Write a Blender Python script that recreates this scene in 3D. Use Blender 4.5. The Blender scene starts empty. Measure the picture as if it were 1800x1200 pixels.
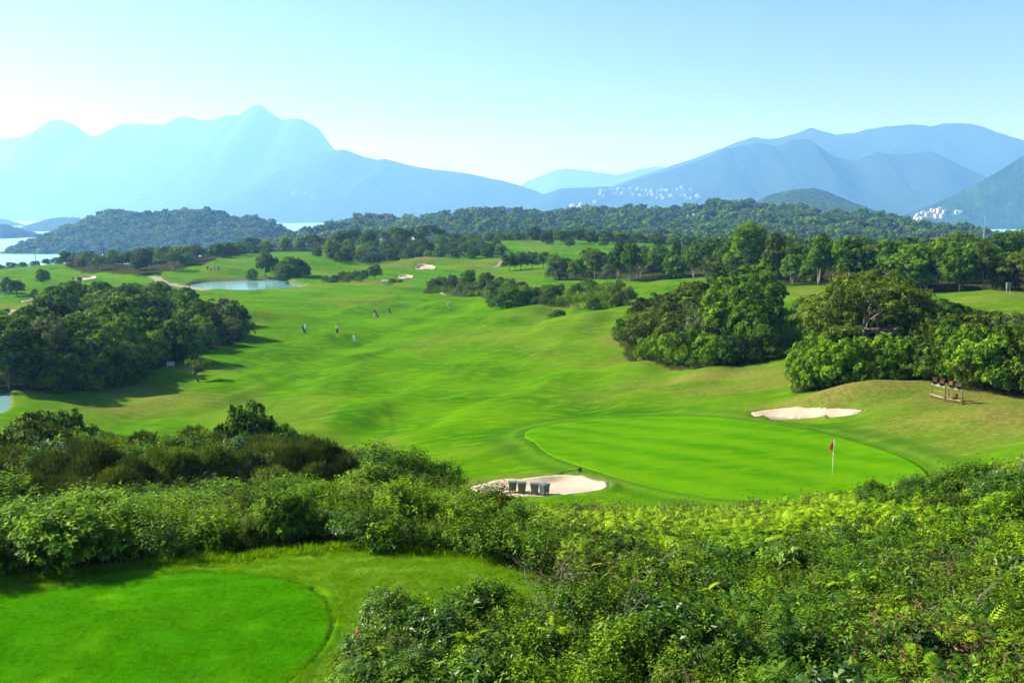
import bpy, bmesh, math, random
import numpy as np
from mathutils import Vector, Matrix
random.seed(11)
RNG = np.random.default_rng(11)
SC = bpy.context.scene
COL = SC.collection
rad = math.radians

# ------------------------------------------------------------------ camera, sky, sun, exposure
CAM_Z, PITCH, FPX = 50.0, rad(7.33), 1750.0
cam = bpy.data.cameras.new('camera'); cam.lens = 35; cam.sensor_width = 36
cam.clip_start = 0.3; cam.clip_end = 40000
cam_ob = bpy.data.objects.new('camera', cam); COL.objects.link(cam_ob)
cam_ob.location = (0, 0, CAM_Z); cam_ob.rotation_euler = (rad(90) - PITCH, 0, 0)
SC.camera = cam_ob
SUN_DIR = Vector((-2.75, 0.68, 2.10)).normalized()
world = bpy.data.worlds.new('World'); SC.world = world; world.use_nodes = True
_nt = world.node_tree
_sky = _nt.nodes.new('ShaderNodeTexSky'); _sky.sky_type = 'NISHITA'; _sky.sun_disc = False
_sky.sun_elevation = math.asin(SUN_DIR.z); _sky.sun_rotation = math.atan2(SUN_DIR.x, SUN_DIR.y)
_sky.altitude = 50; _sky.air_density = 0.5; _sky.dust_density = 0.7; _sky.ozone_density = 1.5
_nt.links.new(_sky.outputs[0], _nt.nodes['Background'].inputs[0])
_nt.nodes['Background'].inputs[1].default_value = 0.074
sun = bpy.data.lights.new('sun', 'SUN'); sun.energy = 5.0; sun.angle = rad(0.55); sun.color = (1.0, 0.955, 0.88)
sun_ob = bpy.data.objects.new('sun', sun); COL.objects.link(sun_ob)
sun_ob.rotation_euler = SUN_DIR.to_track_quat('Z', 'Y').to_euler(); sun_ob.location = (-400, 150, 500)
SC.view_settings.view_transform = 'Standard'; SC.view_settings.look = 'None'
SC.view_settings.exposure = 1.34; SC.view_settings.gamma = 1.0
SC.view_settings.use_curve_mapping = False
HAZE_DENSITY, HAZE_G, HAZE_COLOR = 0.000185, 0.36, (0.20, 0.45, 1.0)
SC.render.engine = 'CYCLES'
cy = SC.cycles
cy.use_denoising = True; cy.max_bounces = 6; cy.diffuse_bounces = 2; cy.glossy_bounces = 2
cy.transmission_bounces = 3; cy.volume_bounces = 3; cy.transparent_max_bounces = 6
cy.sample_clamp_indirect = 6.0; cy.caustics_reflective = False; cy.caustics_refractive = False

# ------------------------------------------------------------------ helpers: pixels of the survey photograph -> places
CP, SP = math.cos(PITCH), math.sin(PITCH)
def ray(u, v):
    a = (np.asarray(u, float) - 900) / FPX; b = (np.asarray(v, float) - 600) / FPX
    return a, CP - b * SP, -SP - b * CP
def at_Y(u, v, Y):
    dx, dy, dz = ray(u, v); s = Y / dy
    return (float(dx * s), float(Y), float(CAM_Z + dz * s))
def at_z(u, v, z):
    dx, dy, dz = ray(u, v); s = (z - CAM_Z) / dz
    return (float(dx * s), float(dy * s), float(z))

def _hash(ix, iy, seed):
    h = (ix.astype(np.int64) * 374761393 + iy.astype(np.int64) * 668265263 + seed * 974634777) & 0x7fffffff
    h = ((h ^ (h >> 13)) * 1274126177) & 0x7fffffff
    h = (h ^ (h >> 16)) & 0xffffff
    return h / float(0xffffff)
def vnoise(x, y, seed=0):
    x = np.asarray(x, float); y = np.asarray(y, float)
    ix, iy = np.floor(x), np.floor(y); fx, fy = x - ix, y - iy
    fx = fx * fx * fx * (fx * (fx * 6 - 15) + 10); fy = fy * fy * fy * (fy * (fy * 6 - 15) + 10)
    a, b = _hash(ix, iy, seed), _hash(ix + 1, iy, seed); c, d = _hash(ix, iy + 1, seed), _hash(ix + 1, iy + 1, seed)
    return (a * (1 - fx) + b * fx) * (1 - fy) + (c * (1 - fx) + d * fx) * fy
def fbm(x, y, seed=0, octv=4):
    s, amp, tot = 0.0, 1.0, 0.0
    for k in range(octv):
        s = s + amp * vnoise(x * 2 ** k + 17.3 * k, y * 2 ** k - 9.1 * k, seed + k); tot += amp; amp *= 0.5
    return s / tot
def sstep(a, b, x):
    t = np.clip((x - a) / (b - a), 0, 1); return t * t * (3 - 2 * t)

# ------------------------------------------------------------------ terrain height
_cp = []
def Z(u, v, z): _cp.append(at_z(u, v, z))
def Yp(u, v, Y): _cp.append(at_Y(u, v, Y))
def W(x, y, z): _cp.append((x, y, z))
# tee and its apron
for u, v in ((-400,1200),(0,1200),(300,1200),(600,1200),(300,1090),(300,1000),(0,1040),(600,965),(800,980),(650,1100),(-300,1080)): Z(u, v, 42.0)
Z(950,1010,41.9); W(0,10,42.1); W(-9,10,42.0); W(9,10,43.1); W(16,12,43.4); W(0,6,42.2)
# slope under the thickets
for x, y, z in ((3,16,42.1),(8,16,42.5),(5,20,41.5),(11,21,41.9),(5,26,40.3),(12,27,41.0),(18,28,41.6),(4,32,38.9),(11,34,39.2),(18,36,39.8),
                (26,38,40.2),(5,40,36.9),(12,42,36.6),(18,44,36.6),(26,48,37.4),(2,47,34.9),(9,47,35.1),(16,48,35.5),
                (-3,30,40.2),(-9,30,40.2),(-16,30,40.0),(-3,40,37.6),(-10,40,38.6),(-20,40,38.4),(-4,50,34.7),(-12,50,36.2),(-24,50,35.8),(-6,59,33.5),
                (-15,60,33.2),(-28,60,32.6),(-22,72,31.4),(-35,72,31.2),(-40,90,31.4)): W(x, y, z)
# fairway
for u, v, z in ((800,830,33.6),(640,760,32),(330,720,31),(250,740,30.8),(180,705,30.3),(300,690,30.6),(350,670,30.9),(600,680,31),(800,740,32.5),
                (900,790,34),(700,700,31.5),(550,600,30.3),(593,588,30),(660,557,30),(787,542,30.2),(430,600,30),(450,560,30.3),(400,525,29.6),(600,520,29.5),
                (800,516,30),(1000,650,32.2),(1100,600,33.8),(1080,560,34.6),(950,560,32.4),(870,540,31),(1250,690,34.2),(1350,700,34.9),(1150,710,33.7),
                (1390,660,35.3),(925,765,34.4),(1280,732,35.0),(1463,838,35.0),(1650,840,35.5),(1100,835,34.6),(950,850,34.5),(1280,790,35.0),
                (1420,727,35.3),(1480,700,36.1),(1600,682,36.7),(1665,708,36.8),(1780,690,37.3),(1790,760,36.7),(1700,800,35.9),(1950,720,37.6)): Z(u, v, z)
# ground under the groves and the far fairways
for u, v, z in ((1100,592,33.9),(1250,637,34.5),(1400,690,35.5),(1620,530,37),(1790,548,37.2),(1420,516,36.4),(1500,507,36.6),(1050,506,32.2),(980,492,31.5),(1900,560,37.4),
                (60,480,28.2),(60,466,28.8),(60,525,28.3),(0,548,28.4),(0,505,28.2),(120,500,28.6),(330,503,28.7),(540,505,28.7),(430,492,28.7),(430,513,28.9),
                (700,495,29.3),(640,505,29.3),(745,466,30.3),(900,470,30.6),(0,706,31.8)): Z(u, v, z)
for u, v, Y in ((400,470,330),(440,459,360),(560,448,420),(570,470,345),(250,470,350),(200,470,400),(800,441,430),(800,429,465),(940,436,440),(1000,421,520),(680,432,470),
                (640,455,400),(560,443,480),(470,446,450),(90,466,440),(0,475,440),(880,452,400)): Yp(u, v, Y)
for u, Y, z in ((30,104,31.6),(150,150,31),(270,190,30.8),(60,180,30),(1250,130,34.8),(1500,110,36),(1700,120,36.8),(1700,200,37.5),(1300,220,35.8),(1550,260,36.8),
                (1800,260,37.6),(1100,300,32),(1250,330,33),(1600,380,35),(0,540,12),(150,520,18),(300,540,18),(450,580,14),(560,590,16),(-200,500,10),
                (100,640,-6),(300,660,-6),(500,680,-6),(-300,660,-6),(620,640,20),(800,640,27),(1000,640,29),(1200,640,29),(1500,640,26),(1800,600,24),
                (700,850,16),(1000,850,22),(1400,850,18),(1800,850,6),(2300,700,10),(2200,300,37),(2300,150,38),(2400,80,38.6),(2400,40,41),(2300,22,43),
                (-500,60,31),(-600,100,31.4),(-500,180,29),(-500,320,27),(-500,40,36),(-600,24,41)):
    p = at_Y(u, 600, Y); W(p[0], Y, z)
_C = np.array(_cp)
def _warp(x, y):
    d = np.maximum(y, 2.0) + 4.0
    return 1.9 * x / d, np.log(d)
_ca, _cb = _warp(_C[:, 0], _C[:, 1])
def _phi(da, db): return np.sqrt(da * da + db * db + 0.07 ** 2)
_n = len(_C)
_A = np.zeros((_n + 3, _n + 3)); _A[:_n, :_n] = _phi(_ca[:, None] - _ca, _cb[:, None] - _cb) - 0.03 * np.eye(_n)
_Pm = np.stack([np.ones(_n), _ca, _cb], 1); _A[:_n, _n:] = _Pm; _A[_n:, :_n] = _Pm.T
_w = np.linalg.solve(_A, np.concatenate([_C[:, 2], np.zeros(3)]))
def H0(x, y):
    x = np.asarray(x, float); y = np.asarray(y, float); shp = np.broadcast(x, y).shape
    x = np.broadcast_to(x, shp).ravel(); y = np.broadcast_to(y, shp).ravel(); out = np.empty(x.size)
    for i in range(0, x.size, 40000):
        a, b = _warp(x[i:i+40000], y[i:i+40000])
        out[i:i+40000] = _phi(a[:, None] - _ca, b[:, None] - _cb) @ _w[:_n] + _w[_n] + a * _w[_n+1] + b * _w[_n+2]
    return out.reshape(shp)
def march(Hf, u, v, y0=8.0, y1=1200.0):
    dx, dy, dz = ray(u, v)
    Y = np.geomspace(y0, y1, 1600); s = Y / dy; zz = CAM_Z + dz * s
    d = zz - Hf(dx * s, Y); k = int(np.argmax(d < 0)) if (d < 0).any() else len(Y) - 1
    if k == 0: return float(dx * s[0]), float(Y[0])
    f = d[k-1] / (d[k-1] - d[k]) if d[k-1] != d[k] else 0
    Yk = Y[k-1] + f * (Y[k] - Y[k-1])
    return float(dx * Yk / dy), float(Yk)

class Blob:                                             # a smooth closed outline in plan, seen from its middle
    def __init__(s, pts, n=128):
        p = np.array(pts, float); m = len(p); q = []
        for i in range(m):                              # Catmull-Rom
            a, b, c, d = p[i-1], p[i], p[(i+1) % m], p[(i+2) % m]
            for t in np.linspace(0, 1, 16, endpoint=False):
                q.append(0.5 * (2*b + (c-a)*t + (2*a-5*b+4*c-d)*t*t + (3*b-a-3*c+d)*t**3))
        q = np.array(q); s.c = (q.max(0) + q.min(0)) / 2; s.sc = (q.max(0) - q.min(0)) / 2
        r = (q - s.c) / s.sc; th = np.arctan2(r[:, 1], r[:, 0]); rr = np.hypot(r[:, 0], r[:, 1]); o = np.argsort(th)
        s.th = np.linspace(-math.pi, math.pi, n + 1); s.r = np.interp(s.th, th[o], rr[o], period=2*math.pi)
    def f(s, x, y):
        a, b = (x - s.c[0]) / s.sc[0], (y - s.c[1]) / s.sc[1]
        return np.hypot(a, b) / np.interp(np.arctan2(b, a), s.th, s.r)
    def edge(s, th, k=1.0):
        r = np.interp(th, s.th, s.r) * k
        return s.c[0] + s.sc[0] * r * np.cos(th), s.c[1] + s.sc[1] * r * np.sin(th)
def gblob(px, Hf=None):
    return Blob([march(Hf or H0, u, v) for u, v in px])

TEE = Blob([at_z(u, v, 42.0)[:2] for u, v in ((-150,1090),(0,1045),(180,1010),(370,997),(490,1012),(560,1045),(583,1085),(572,1130),(520,1185),(420,1260),(200,1330),(-120,1300),(-260,1180))])
BUNK = [  # outline in survey pixels, depth
    ([(828,858),(870,848),(940,842),(1000,836),(1040,843),(1068,853),(1050,864),(960,874),(870,872)], 0.28),
    ([(1320,727),(1360,721),(1430,719),(1500,721),(1516,724),(1480,729),(1400,732),(1345,733)], 0.10),
    ([(775,515),(790,512),(812,509),(815,512),(800,517),(782,518)], 0.35),
    ([(700,486),(715,484),(726,486),(720,490),(706,489)], 0.5),
    ([(730,470),(745,465),(762,468),(765,472),(745,474),(733,473)], 0.6),
    ([(38,530),(60,524),(92,519),(96,523),(72,529),(45,532)], 0.4),
    ([(76,537),(86,533),(100,532),(108,536),(95,540),(82,540)], 0.4),
    ([(-30,546),(0,545),(30,546),(28,551),(0,553),(-30,554)], 0.4),
    ([(130,490),(145,487),(165,486),(168,490),(150,493),(135,493)], 0.4),
]
POND_Z = 28.55
POND = Blob([at_z(u, v, POND_Z)[:2] for u, v in ((328,503),(350,497),(400,494),(450,492),(500,491),(515,498),(538,502),(530,506),(490,508),(430,512),(390,511),(350,507))])
POND2_Z = 31.55
POND2 = Blob([at_z(u, v, POND2_Z)[:2] for u, v in ((-160,688),(-60,684),(4,686),(17,700),(8,726),(-60,735),(-150,730))])

def gxy(u, v): return march(H0, u, v)
_MO = []                                                # swells of the fairway: centre px, half sizes in metres, turn, height
for u, v, sx, sy, rot, h in ((440,565,9,4,0,0.75),(900,610,14,3.5,8,0.55),(1010,580,10,3.5,10,0.5),(1100,650,9,3,12,0.6),(1040,700,12,2.5,5,0.35),(820,660,10,3,4,0.35),
                             (620,650,8,3,-8,0.4),(660,720,6,2.4,0,0.4),(720,760,5,2,20,0.35),(480,640,7,4,0,0.35),(700,560,12,5,0,0.4),(560,540,16,5,0,0.4),(820,540,9,4,0,0.35),
                             (1490,703,6.0,2.4,0,0.75),(1720,740,5,3,20,0.5),(1600,720,3,1.6,15,0.35),(750,462,12,8,0,1.5),(690,470,10,8,0,1.0),(1000,545,9,3,0,0.5),
                             (860,800,4,1.8,25,0.3),(1180,700,8,2,-4,0.3),(1300,715,6,1.2,-4,0.25),(60,545,14,6,0,0.7),(300,720,4,2,30,0.3),(540,700,6,2.5,0,0.35),(1700,540,14,6,0,0.6)):
    x, y = gxy(u, v); _MO.append((x, y, sx, sy, rad(rot), h))
def Hs(x, y):
    x = np.asarray(x, float); y = np.asarray(y, float)
    z = H0(x, y)
    for cx, cy_, sx, sy, r, h in _MO:
        a = (x - cx) * math.cos(r) + (y - cy_) * math.sin(r); b = -(x - cx) * math.sin(r) + (y - cy_) * math.cos(r)
        z = z + 1.5 * h * np.exp(-(a / sx) ** 2 - (b / sy) ** 2)
    return z
GREEN = gblob([(922,764),(960,748),(1060,735),(1180,732),(1300,738),(1420,755),(1530,784),(1605,812),(1634,840),(1610,866),(1500,882),(1330,880),(1180,862),(1050,828),(960,795)], Hs)
def Hc(x, y):
    z = Hs(x, y); fg = GREEN.f(x, y); ft = TEE.f(x, y)
    calm = np.minimum(sstep(0.95, 1.35, fg), sstep(1.0, 1.3, ft)) * sstep(45, 70, y)
    far = 0.30 + 0.70 * sstep(85, 135, y)
    z = z + calm * far * ((fbm(x / 26, y / 13, 3, 3) - 0.5) * 2.6 + (fbm(x / 8, y / 5, 9, 2) - 0.5) * 0.42)
    ca, sa = math.cos(rad(-17)), math.sin(rad(-17)); q = x * ca + y * sa; w = -x * sa + y * ca
    mid = calm * sstep(58, 80, y) * sstep(320, 200, y) * sstep(-48, -30, x) * (1 - 0.75 * sstep(20, 32, x))
    z = z + mid * ((fbm(q / 8.5, w / 34, 51, 2) - 0.5) * 1.75 + (fbm(q / 3.6, w / 16, 52, 2) - 0.5) * 0.42)
    return z
BUNKERS = [(gblob(p, Hc), d) for p, d in BUNK]
def H(x, y):
    x = np.asarray(x, float); y = np.asarray(y, float); z = Hc(x, y); ft = TEE.f(x, y)
    z = z + sstep(30, 20, y) * 0.10 * (fbm(x / 1.3, y / 1.3, 5, 3) - 0.5) * sstep(1.0, 1.06, ft)
    z = z - 0.06 * sstep(1.012, 0.985, ft) - 0.05 * np.exp(-((ft - 1.002) / 0.008) ** 2) + 0.03 * np.exp(-((ft - 1.03) / 0.02) ** 2)
    for bl, d in BUNKERS:
        f = bl.f(x, y)
        z = z - d * sstep(1.03, 0.72, f) + 0.16 * np.exp(-((f - 1.1) / 0.09) ** 2)
    for bl, lev in ((POND, POND_Z), (POND2, POND2_Z)):
        f = bl.f(x, y)
        z = np.where(f < 1.6, z + (np.maximum(lev + 0.25, np.minimum(z, lev + 1.2)) - z) * sstep(1.5, 1.1, f), z)
        z = z - 1.6 * sstep(1.03, 0.9, f)
    return z
_GX = None
def ground(u, v): return march(H, u, v)
def gz(x, y): return float(H(np.array([x]), np.array([y]))[0])

# ------------------------------------------------------------------ helpers: meshes, objects, materials
def mesh_np(name, V, F, attrs=None, smooth=False, mats=(), fmat=None):
    """V (n,3); F (m,k) all of one size; attrs {name: (n,) floats}"""
    me = bpy.data.meshes.new(name); V = np.ascontiguousarray(V, np.float32); F = np.ascontiguousarray(F, np.int32)
    n, k = F.shape
    me.vertices.add(len(V)); me.vertices.foreach_set('co', V.ravel())
    me.loops.add(n * k); me.loops.foreach_set('vertex_index', F.ravel())
    me.polygons.add(n); me.polygons.foreach_set('loop_start', np.arange(0, n * k, k, dtype=np.int32))
    for nm, a in (attrs or {}).items():
        at = me.attributes.new(nm, 'FLOAT', 'POINT'); at.data.foreach_set('value', np.ascontiguousarray(a, np.float32))
    for m in mats: me.materials.append(m)
    if fmat is not None: me.polygons.foreach_set('material_index', np.ascontiguousarray(fmat, np.int32))
    me.update(calc_edges=True); me.validate()
    if smooth: me.polygons.foreach_set('use_smooth', np.ones(n, bool))
    return me
def obj(name, me, parent=None, loc=None, mat=None):
    o = bpy.data.objects.new(name, me); COL.objects.link(o)
    if mat is not None and me is not None and not me.materials: me.materials.append(mat)
    if parent is not None: o.parent = parent
    if loc is not None: o.location = loc
    return o
def tag(o, label=None, cat=None, group=None, kind=None):
    for k, v in (('label', label), ('category', cat), ('group', group), ('kind', kind)):
        if v: o[k] = v
    return o
def empty(name, loc=(0, 0, 0), rz=0.0):
    o = bpy.data.objects.new(name, None); COL.objects.link(o); o.location = loc; o.rotation_euler = (0, 0, rz); o.empty_display_size = 0.2
    return o
class MB:
    """collects boxes, tubes and lofts into one mesh"""
    def __init__(s): s.v, s.f, s.m = [], [], []
    def add(s, vs, fs, m=0):
        n = len(s.v); s.v += [tuple(map(float, p)) for p in vs]; s.f += [tuple(i + n for i in f) for f in fs]; s.m += [m] * len(fs)
    def box(s, c, d, m=0, rz=0.0, taper=1.0, rx=0.0):
        M = Matrix.Rotation(rz, 3, 'Z') @ Matrix.Rotation(rx, 3, 'X'); vs = []
        for z in (-1, 1):
            k = 1.0 if z > 0 else taper
            for x, y in ((-1, -1), (1, -1), (1, 1), (-1, 1)):
                vs.append(Vector(c) + M @ Vector((x * d[0] / 2 * k, y * d[1] / 2 * k, z * d[2] / 2)))
        s.add(vs, [(3,2,1,0),(4,5,6,7),(0,1,5,4),(1,2,6,5),(2,3,7,6),(3,0,4,7)], m)
    def tube(s, pts, rs, n=6, m=0, cap=True):
        P = [Vector(p) for p in pts]; rs = rs if hasattr(rs, '__len__') else [rs] * len(P); vs, fs = [], []
        for i, p in enumerate(P):
            d = (P[min(i+1, len(P)-1)] - P[max(i-1, 0)]).normalized(); a = d.orthogonal().normalized()
            if i and (a - pa).length > 1: pass
            if i:
                a = pa - d * pa.dot(d)
                a = a.normalized() if a.length > 1e-5 else d.orthogonal().normalized()
            pa = a; b = d.cross(a)
            for k in range(n):
                t = 2 * math.pi * k / n; vs.append(p + (a * math.cos(t) + b * math.sin(t)) * rs[i])
        for i in range(len(P) - 1):
            for k in range(n):
                k2 = (k + 1) % n; fs.append((i*n+k, i*n+k2, (i+1)*n+k2, (i+1)*n+k))
        if cap: fs.append(tuple(range(n-1, -1, -1))); fs.append(tuple((len(P)-1)*n + k for k in range(n)))
        s.add(vs, fs, m)
    def ball(s, c, r, m=0, n=8, k=5):
        r = r if hasattr(r, '__len__') else (r, r, r); vs, fs = [(c[0], c[1], c[2] - r[2])], []
        for i in range(1, k):
            p = math.pi * i / k - math.pi / 2
            for j in range(n):
                t = 2 * math.pi * j / n; vs.append((c[0] + r[0]*math.cos(p)*math.cos(t), c[1] + r[1]*math.cos(p)*math.sin(t), c[2] + r[2]*math.sin(p)))
        vs.append((c[0], c[1], c[2] + r[2])); L = len(vs) - 1
        for j in range(n):
            fs.append((0, 1 + (j+1) % n, 1 + j)); fs.append((L, L - n + j, L - n + (j+1) % n))
        for i in range(k - 2):
            for j in range(n): a = 1 + i*n; fs.append((a + j, a + (j+1) % n, a + n + (j+1) % n, a + n + j))
        s.add(vs, fs, m)
    def mesh(s, name, mats, smooth=False):
        me = bpy.data.meshes.new(name); me.from_pydata(s.v, [], s.f)
        for m in (mats if isinstance(mats, (list, tuple)) else [mats]): me.materials.append(m)
        me.polygons.foreach_set('material_index', s.m)
        if smooth: me.polygons.foreach_set('use_smooth', [True] * len(s.f))
        me.update(); return me
    def build(s, name, mats, parent=None, smooth=False, loc=None): return obj(name, s.mesh(name, mats, smooth), parent, loc)

def new_mat(name):
    m = bpy.data.materials.new(name); m.use_nodes = True; nt = m.node_tree
    return m, nt, nt.nodes['Principled BSDF'], nt.nodes['Material Output']
def nd(nt, typ, ins=None, **kw):
    n = nt.nodes.new(typ)
    for k, v in kw.items(): setattr(n, k, v)
    for k, v in (ins or {}).items():
        if isinstance(v, bpy.types.NodeSocket): nt.links.new(v, n.inputs[k])
        else: n.inputs[k].default_value = v
    return n
def c4(c): return (c[0], c[1], c[2], 1.0)
def mixc(nt, fac, a, b, mode='MIX'):
    n = nt.nodes.new('ShaderNodeMix'); n.data_type = 'RGBA'; n.blend_type = mode
    for i, v in ((0, fac), (6, a), (7, b)):
        if isinstance(v, bpy.types.NodeSocket): nt.links.new(v, n.inputs[i])
        else: n.inputs[i].default_value = v if i == 0 else c4(v)
    return n.outputs[2]
def mth(nt, op, a, b=0.0, clamp=False):
    n = nt.nodes.new('ShaderNodeMath'); n.operation = op; n.use_clamp = clamp
    for i, v in ((0, a), (1, b)):
        if isinstance(v, bpy.types.NodeSocket): nt.links.new(v, n.inputs[i])
        else: n.inputs[i].default_value = v
    return n.outputs[0]
def pos(nt): return nt.nodes.new('ShaderNodeNewGeometry').outputs['Position']
def noise(nt, scale, detail=4, vec=None, rough=0.55):
    n = nd(nt, 'ShaderNodeTexNoise', {'Scale': scale, 'Detail': detail, 'Roughness': rough})
    nt.links.new(vec if vec is not None else pos(nt), n.inputs['Vector']); return n.outputs['Fac']
def stretch(nt, vec, s):
    n = nt.nodes.new('ShaderNodeMapping'); nt.links.new(vec, n.inputs['Vector']); n.inputs['Scale'].default_value = s; return n.outputs[0]
def rng(nt, val, a, b, c=0.0, d=1.0):
    n = nt.nodes.new('ShaderNodeMapRange'); n.interpolation_type = 'SMOOTHSTEP'
    nt.links.new(val, n.inputs[0])
    for i, v in enumerate((a, b, c, d)): n.inputs[1 + i].default_value = v
    return n.outputs[0]
def attr(nt, name): return nd(nt, 'ShaderNodeAttribute', attribute_name=name).outputs['Fac']
def bump(nt, bsdf, h, strength, dist):
    n = nd(nt, 'ShaderNodeBump', {'Strength': strength, 'Distance': dist}); nt.links.new(h, n.inputs['Height']); nt.links.new(n.outputs[0], bsdf.inputs['Normal'])
def plain(name, c, rough=0.6, metal=0.0, var=0.25, scale=6.0, spec=0.4):
    m, nt, b, _ = new_mat(name); v = noise(nt, scale, 5, nd(nt, 'ShaderNodeTexCoord').outputs['Object'])
    nt.links.new(mixc(nt, v, [x * (1 - var) for x in c], [min(1, x * (1 + var)) for x in c]), b.inputs['Base Color'])
    b.inputs['Roughness'].default_value = rough; b.inputs['Metallic'].default_value = metal; b.inputs['Specular IOR Level'].default_value = spec
    return m
def leaf_mat(name, dark, mid, light, trans=0.27, rough=0.6, spec=0.09, objvar=0.35):
    m, nt, b, out = new_mat(name)
    t = mth(nt, 'ADD', attr(nt, 'tint'), mth(nt, 'MULTIPLY', mth(nt, 'SUBTRACT', nd(nt, 'ShaderNodeObjectInfo').outputs['Random'], 0.5), objvar), True)
    r = nt.nodes.new('ShaderNodeValToRGB'); nt.links.new(t, r.inputs[0]); e = r.color_ramp.elements
    e[0].position = 0.05; e[0].color = c4(dark); e[1].position = 0.95; e[1].color = c4(light); k = e.new(0.5); k.color = c4(mid)
    col = r.outputs[0]
    nt.links.new(col, b.inputs['Base Color']); b.inputs['Roughness'].default_value = rough; b.inputs['Specular IOR Level'].default_value = spec
    tr = nt.nodes.new('ShaderNodeBsdfTranslucent'); nt.links.new(mixc(nt, 1.0, col, (1.5, 1.45, 0.6), 'MULTIPLY'), tr.inputs['Color'])
    mx = nd(nt, 'ShaderNodeMixShader', {0: trans}); nt.links.new(b.outputs[0], mx.inputs[1]); nt.links.new(tr.outputs[0], mx.inputs[2]); nt.links.new(mx.outputs[0], out.inputs['Surface'])
    return m
M = {}
M['leaf_dark'] = leaf_mat('leaf_dark', (.007,.026,.004), (.042,.110,.006), (.135,.250,.010))
M['leaf_mid'] = leaf_mat('leaf_mid', (.010,.040,.004), (.064,.155,.006), (.175,.310,.010))
M['leaf_lime'] = leaf_mat('leaf_lime', (.018,.060,.004), (.105,.225,.006), (.230,.370,.011))
M['leaf_olive'] = leaf_mat('leaf_olive', (.014,.036,.004), (.066,.120,.008), (.160,.220,.014))
M['leaf_grey'] = leaf_mat('leaf_grey', (.034,.066,.022), (.078,.125,.042), (.150,.200,.070))
M['leaf_brown'] = leaf_mat('leaf_brown', (.014,.028,.003), (.046,.074,.006), (.098,.130,.010), trans=0.25)
M['leaf_gold'] = leaf_mat('leaf_gold', (.070,.062,.010), (.150,.110,.018), (.230,.155,.030))
M['leaf_gloss'] = leaf_mat('leaf_gloss', (.008,.030,.005), (.044,.115,.008), (.120,.235,.013), rough=0.4, spec=0.25)
M['fern'] = leaf_mat('fern', (.022,.065,.003), (.145,.285,.005), (.310,.460,.010), trans=0.32)
M['fern_deep'] = leaf_mat('fern_deep', (.012,.048,.005), (.058,.150,.008), (.145,.270,.014), trans=0.28, spec=0.15)
M['grass'] = leaf_mat('grass_blade', (.028,.170,.0006), (.068,.290,.0008), (.140,.390,.002), trans=0.40, spec=0.0, objvar=0.15)
M['grass_rough'] = leaf_mat('grass_rough', (.055,.165,.001), (.125,.275,.002), (.230,.370,.007), trans=0.40, spec=0.0, objvar=0.15)
M['twig_grey'] = plain('twig_grey', (.12,.105,.085), 0.85)
M['dead_leaf'] = leaf_mat('dead_leaf', (.035,.022,.012), (.090,.055,.026), (.170,.110,.050), trans=0.2)
M['bark'] = plain('bark', (.085,.070,.052), 0.9, var=0.5, scale=3)
M['bark_pale'] = plain('bark_pale', (.30,.27,.22), 0.85, var=0.35, scale=3)
M['flower_pink'] = plain('flower_pink', (.75,.06,.22), 0.6); M['flower_orange'] = plain('flower_orange', (.80,.16,.03), 0.6)

# ------------------------------------------------------------------ ground materials
def grass_mat(name, dark, mid, light, fine=14.0, bumpd=0.012, stripes=None, att=False):
    m, nt, b, _ = new_mat(name); p = pos(nt)
    big = noise(nt, 0.055, 4, stretch(nt, p, (1, 1.6, 1))); med = noise(nt, 0.55, 5, stretch(nt, p, (1, 2.2, 1))); sm = noise(nt, fine, 6, p, 0.65)
    c = mixc(nt, rng(nt, big, 0.30, 0.70), dark, mid)
    c = mixc(nt, mth(nt, 'MULTIPLY', rng(nt, med, 0.42, 0.72), 0.75), c, light)
    if stripes:
        w = nd(nt, 'ShaderNodeTexWave', {'Scale': stripes[0], 'Distortion': 3.0, 'Detail': 1.0, 'Detail Scale': 0.3}, wave_type='BANDS', bands_direction='DIAGONAL')
        nt.links.new(p, w.inputs['Vector'])
        c = mixc(nt, mth(nt, 'MULTIPLY', w.outputs['Fac'], stripes[1]), c, light)
    if att:
        dn = noise(nt, 0.9, 6, p, 0.7)
        dry = mth(nt, 'MULTIPLY', attr(nt, 'dry'), rng(nt, dn, 0.15, 0.55), True)
        dcol = mixc(nt, rng(nt, noise(nt, 3.0, 5, p), 0.35, 0.7), (.115,.105,.022), (.200,.160,.052))
        c = mixc(nt, dry, c, dcol)
        c = mixc(nt, attr(nt, 'deep'), c, (.030,.098,.006))
        c = mixc(nt, attr(nt, 'pale'), c, (.105,.215,.022))
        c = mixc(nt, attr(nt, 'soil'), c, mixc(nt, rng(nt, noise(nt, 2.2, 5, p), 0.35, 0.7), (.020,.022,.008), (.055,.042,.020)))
        c = mixc(nt, attr(nt, 'bank'), c, mixc(nt, noise(nt, 1.2, 4, p), (.10,.080,.045), (.20,.165,.10)))
    c = mixc(nt, mth(nt, 'MULTIPLY', rng(nt, sm, 0.35, 0.75), 0.45), c, mixc(nt, 1.0, c, (0.55, 0.62, 0.5), 'MULTIPLY'))
    nt.links.new(c, b.inputs['Base Color']); b.inputs['Roughness'].default_value = 0.85; b.inputs['Specular IOR Level'].default_value = 0.0
    h = mth(nt, 'ADD', sm, mth(nt, 'MULTIPLY', noise(nt, fine * 0.22, 5, stretch(nt, p, (1, 1.8, 1))), 1.5)); bump(nt, b, h, 0.8, bumpd)
    return m
M['fairway'] = grass_mat('fairway_grass', (.022,.100,.0006), (.050,.158,.0006), (.110,.225,.002), 5.0, 0.03, (0.035, 0.30), True)
M['green'] = grass_mat('green_grass', (.034,.150,.0006), (.052,.182,.0006), (.094,.224,.0016), 24.0, 0.004, (0.13, 0.6))
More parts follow.
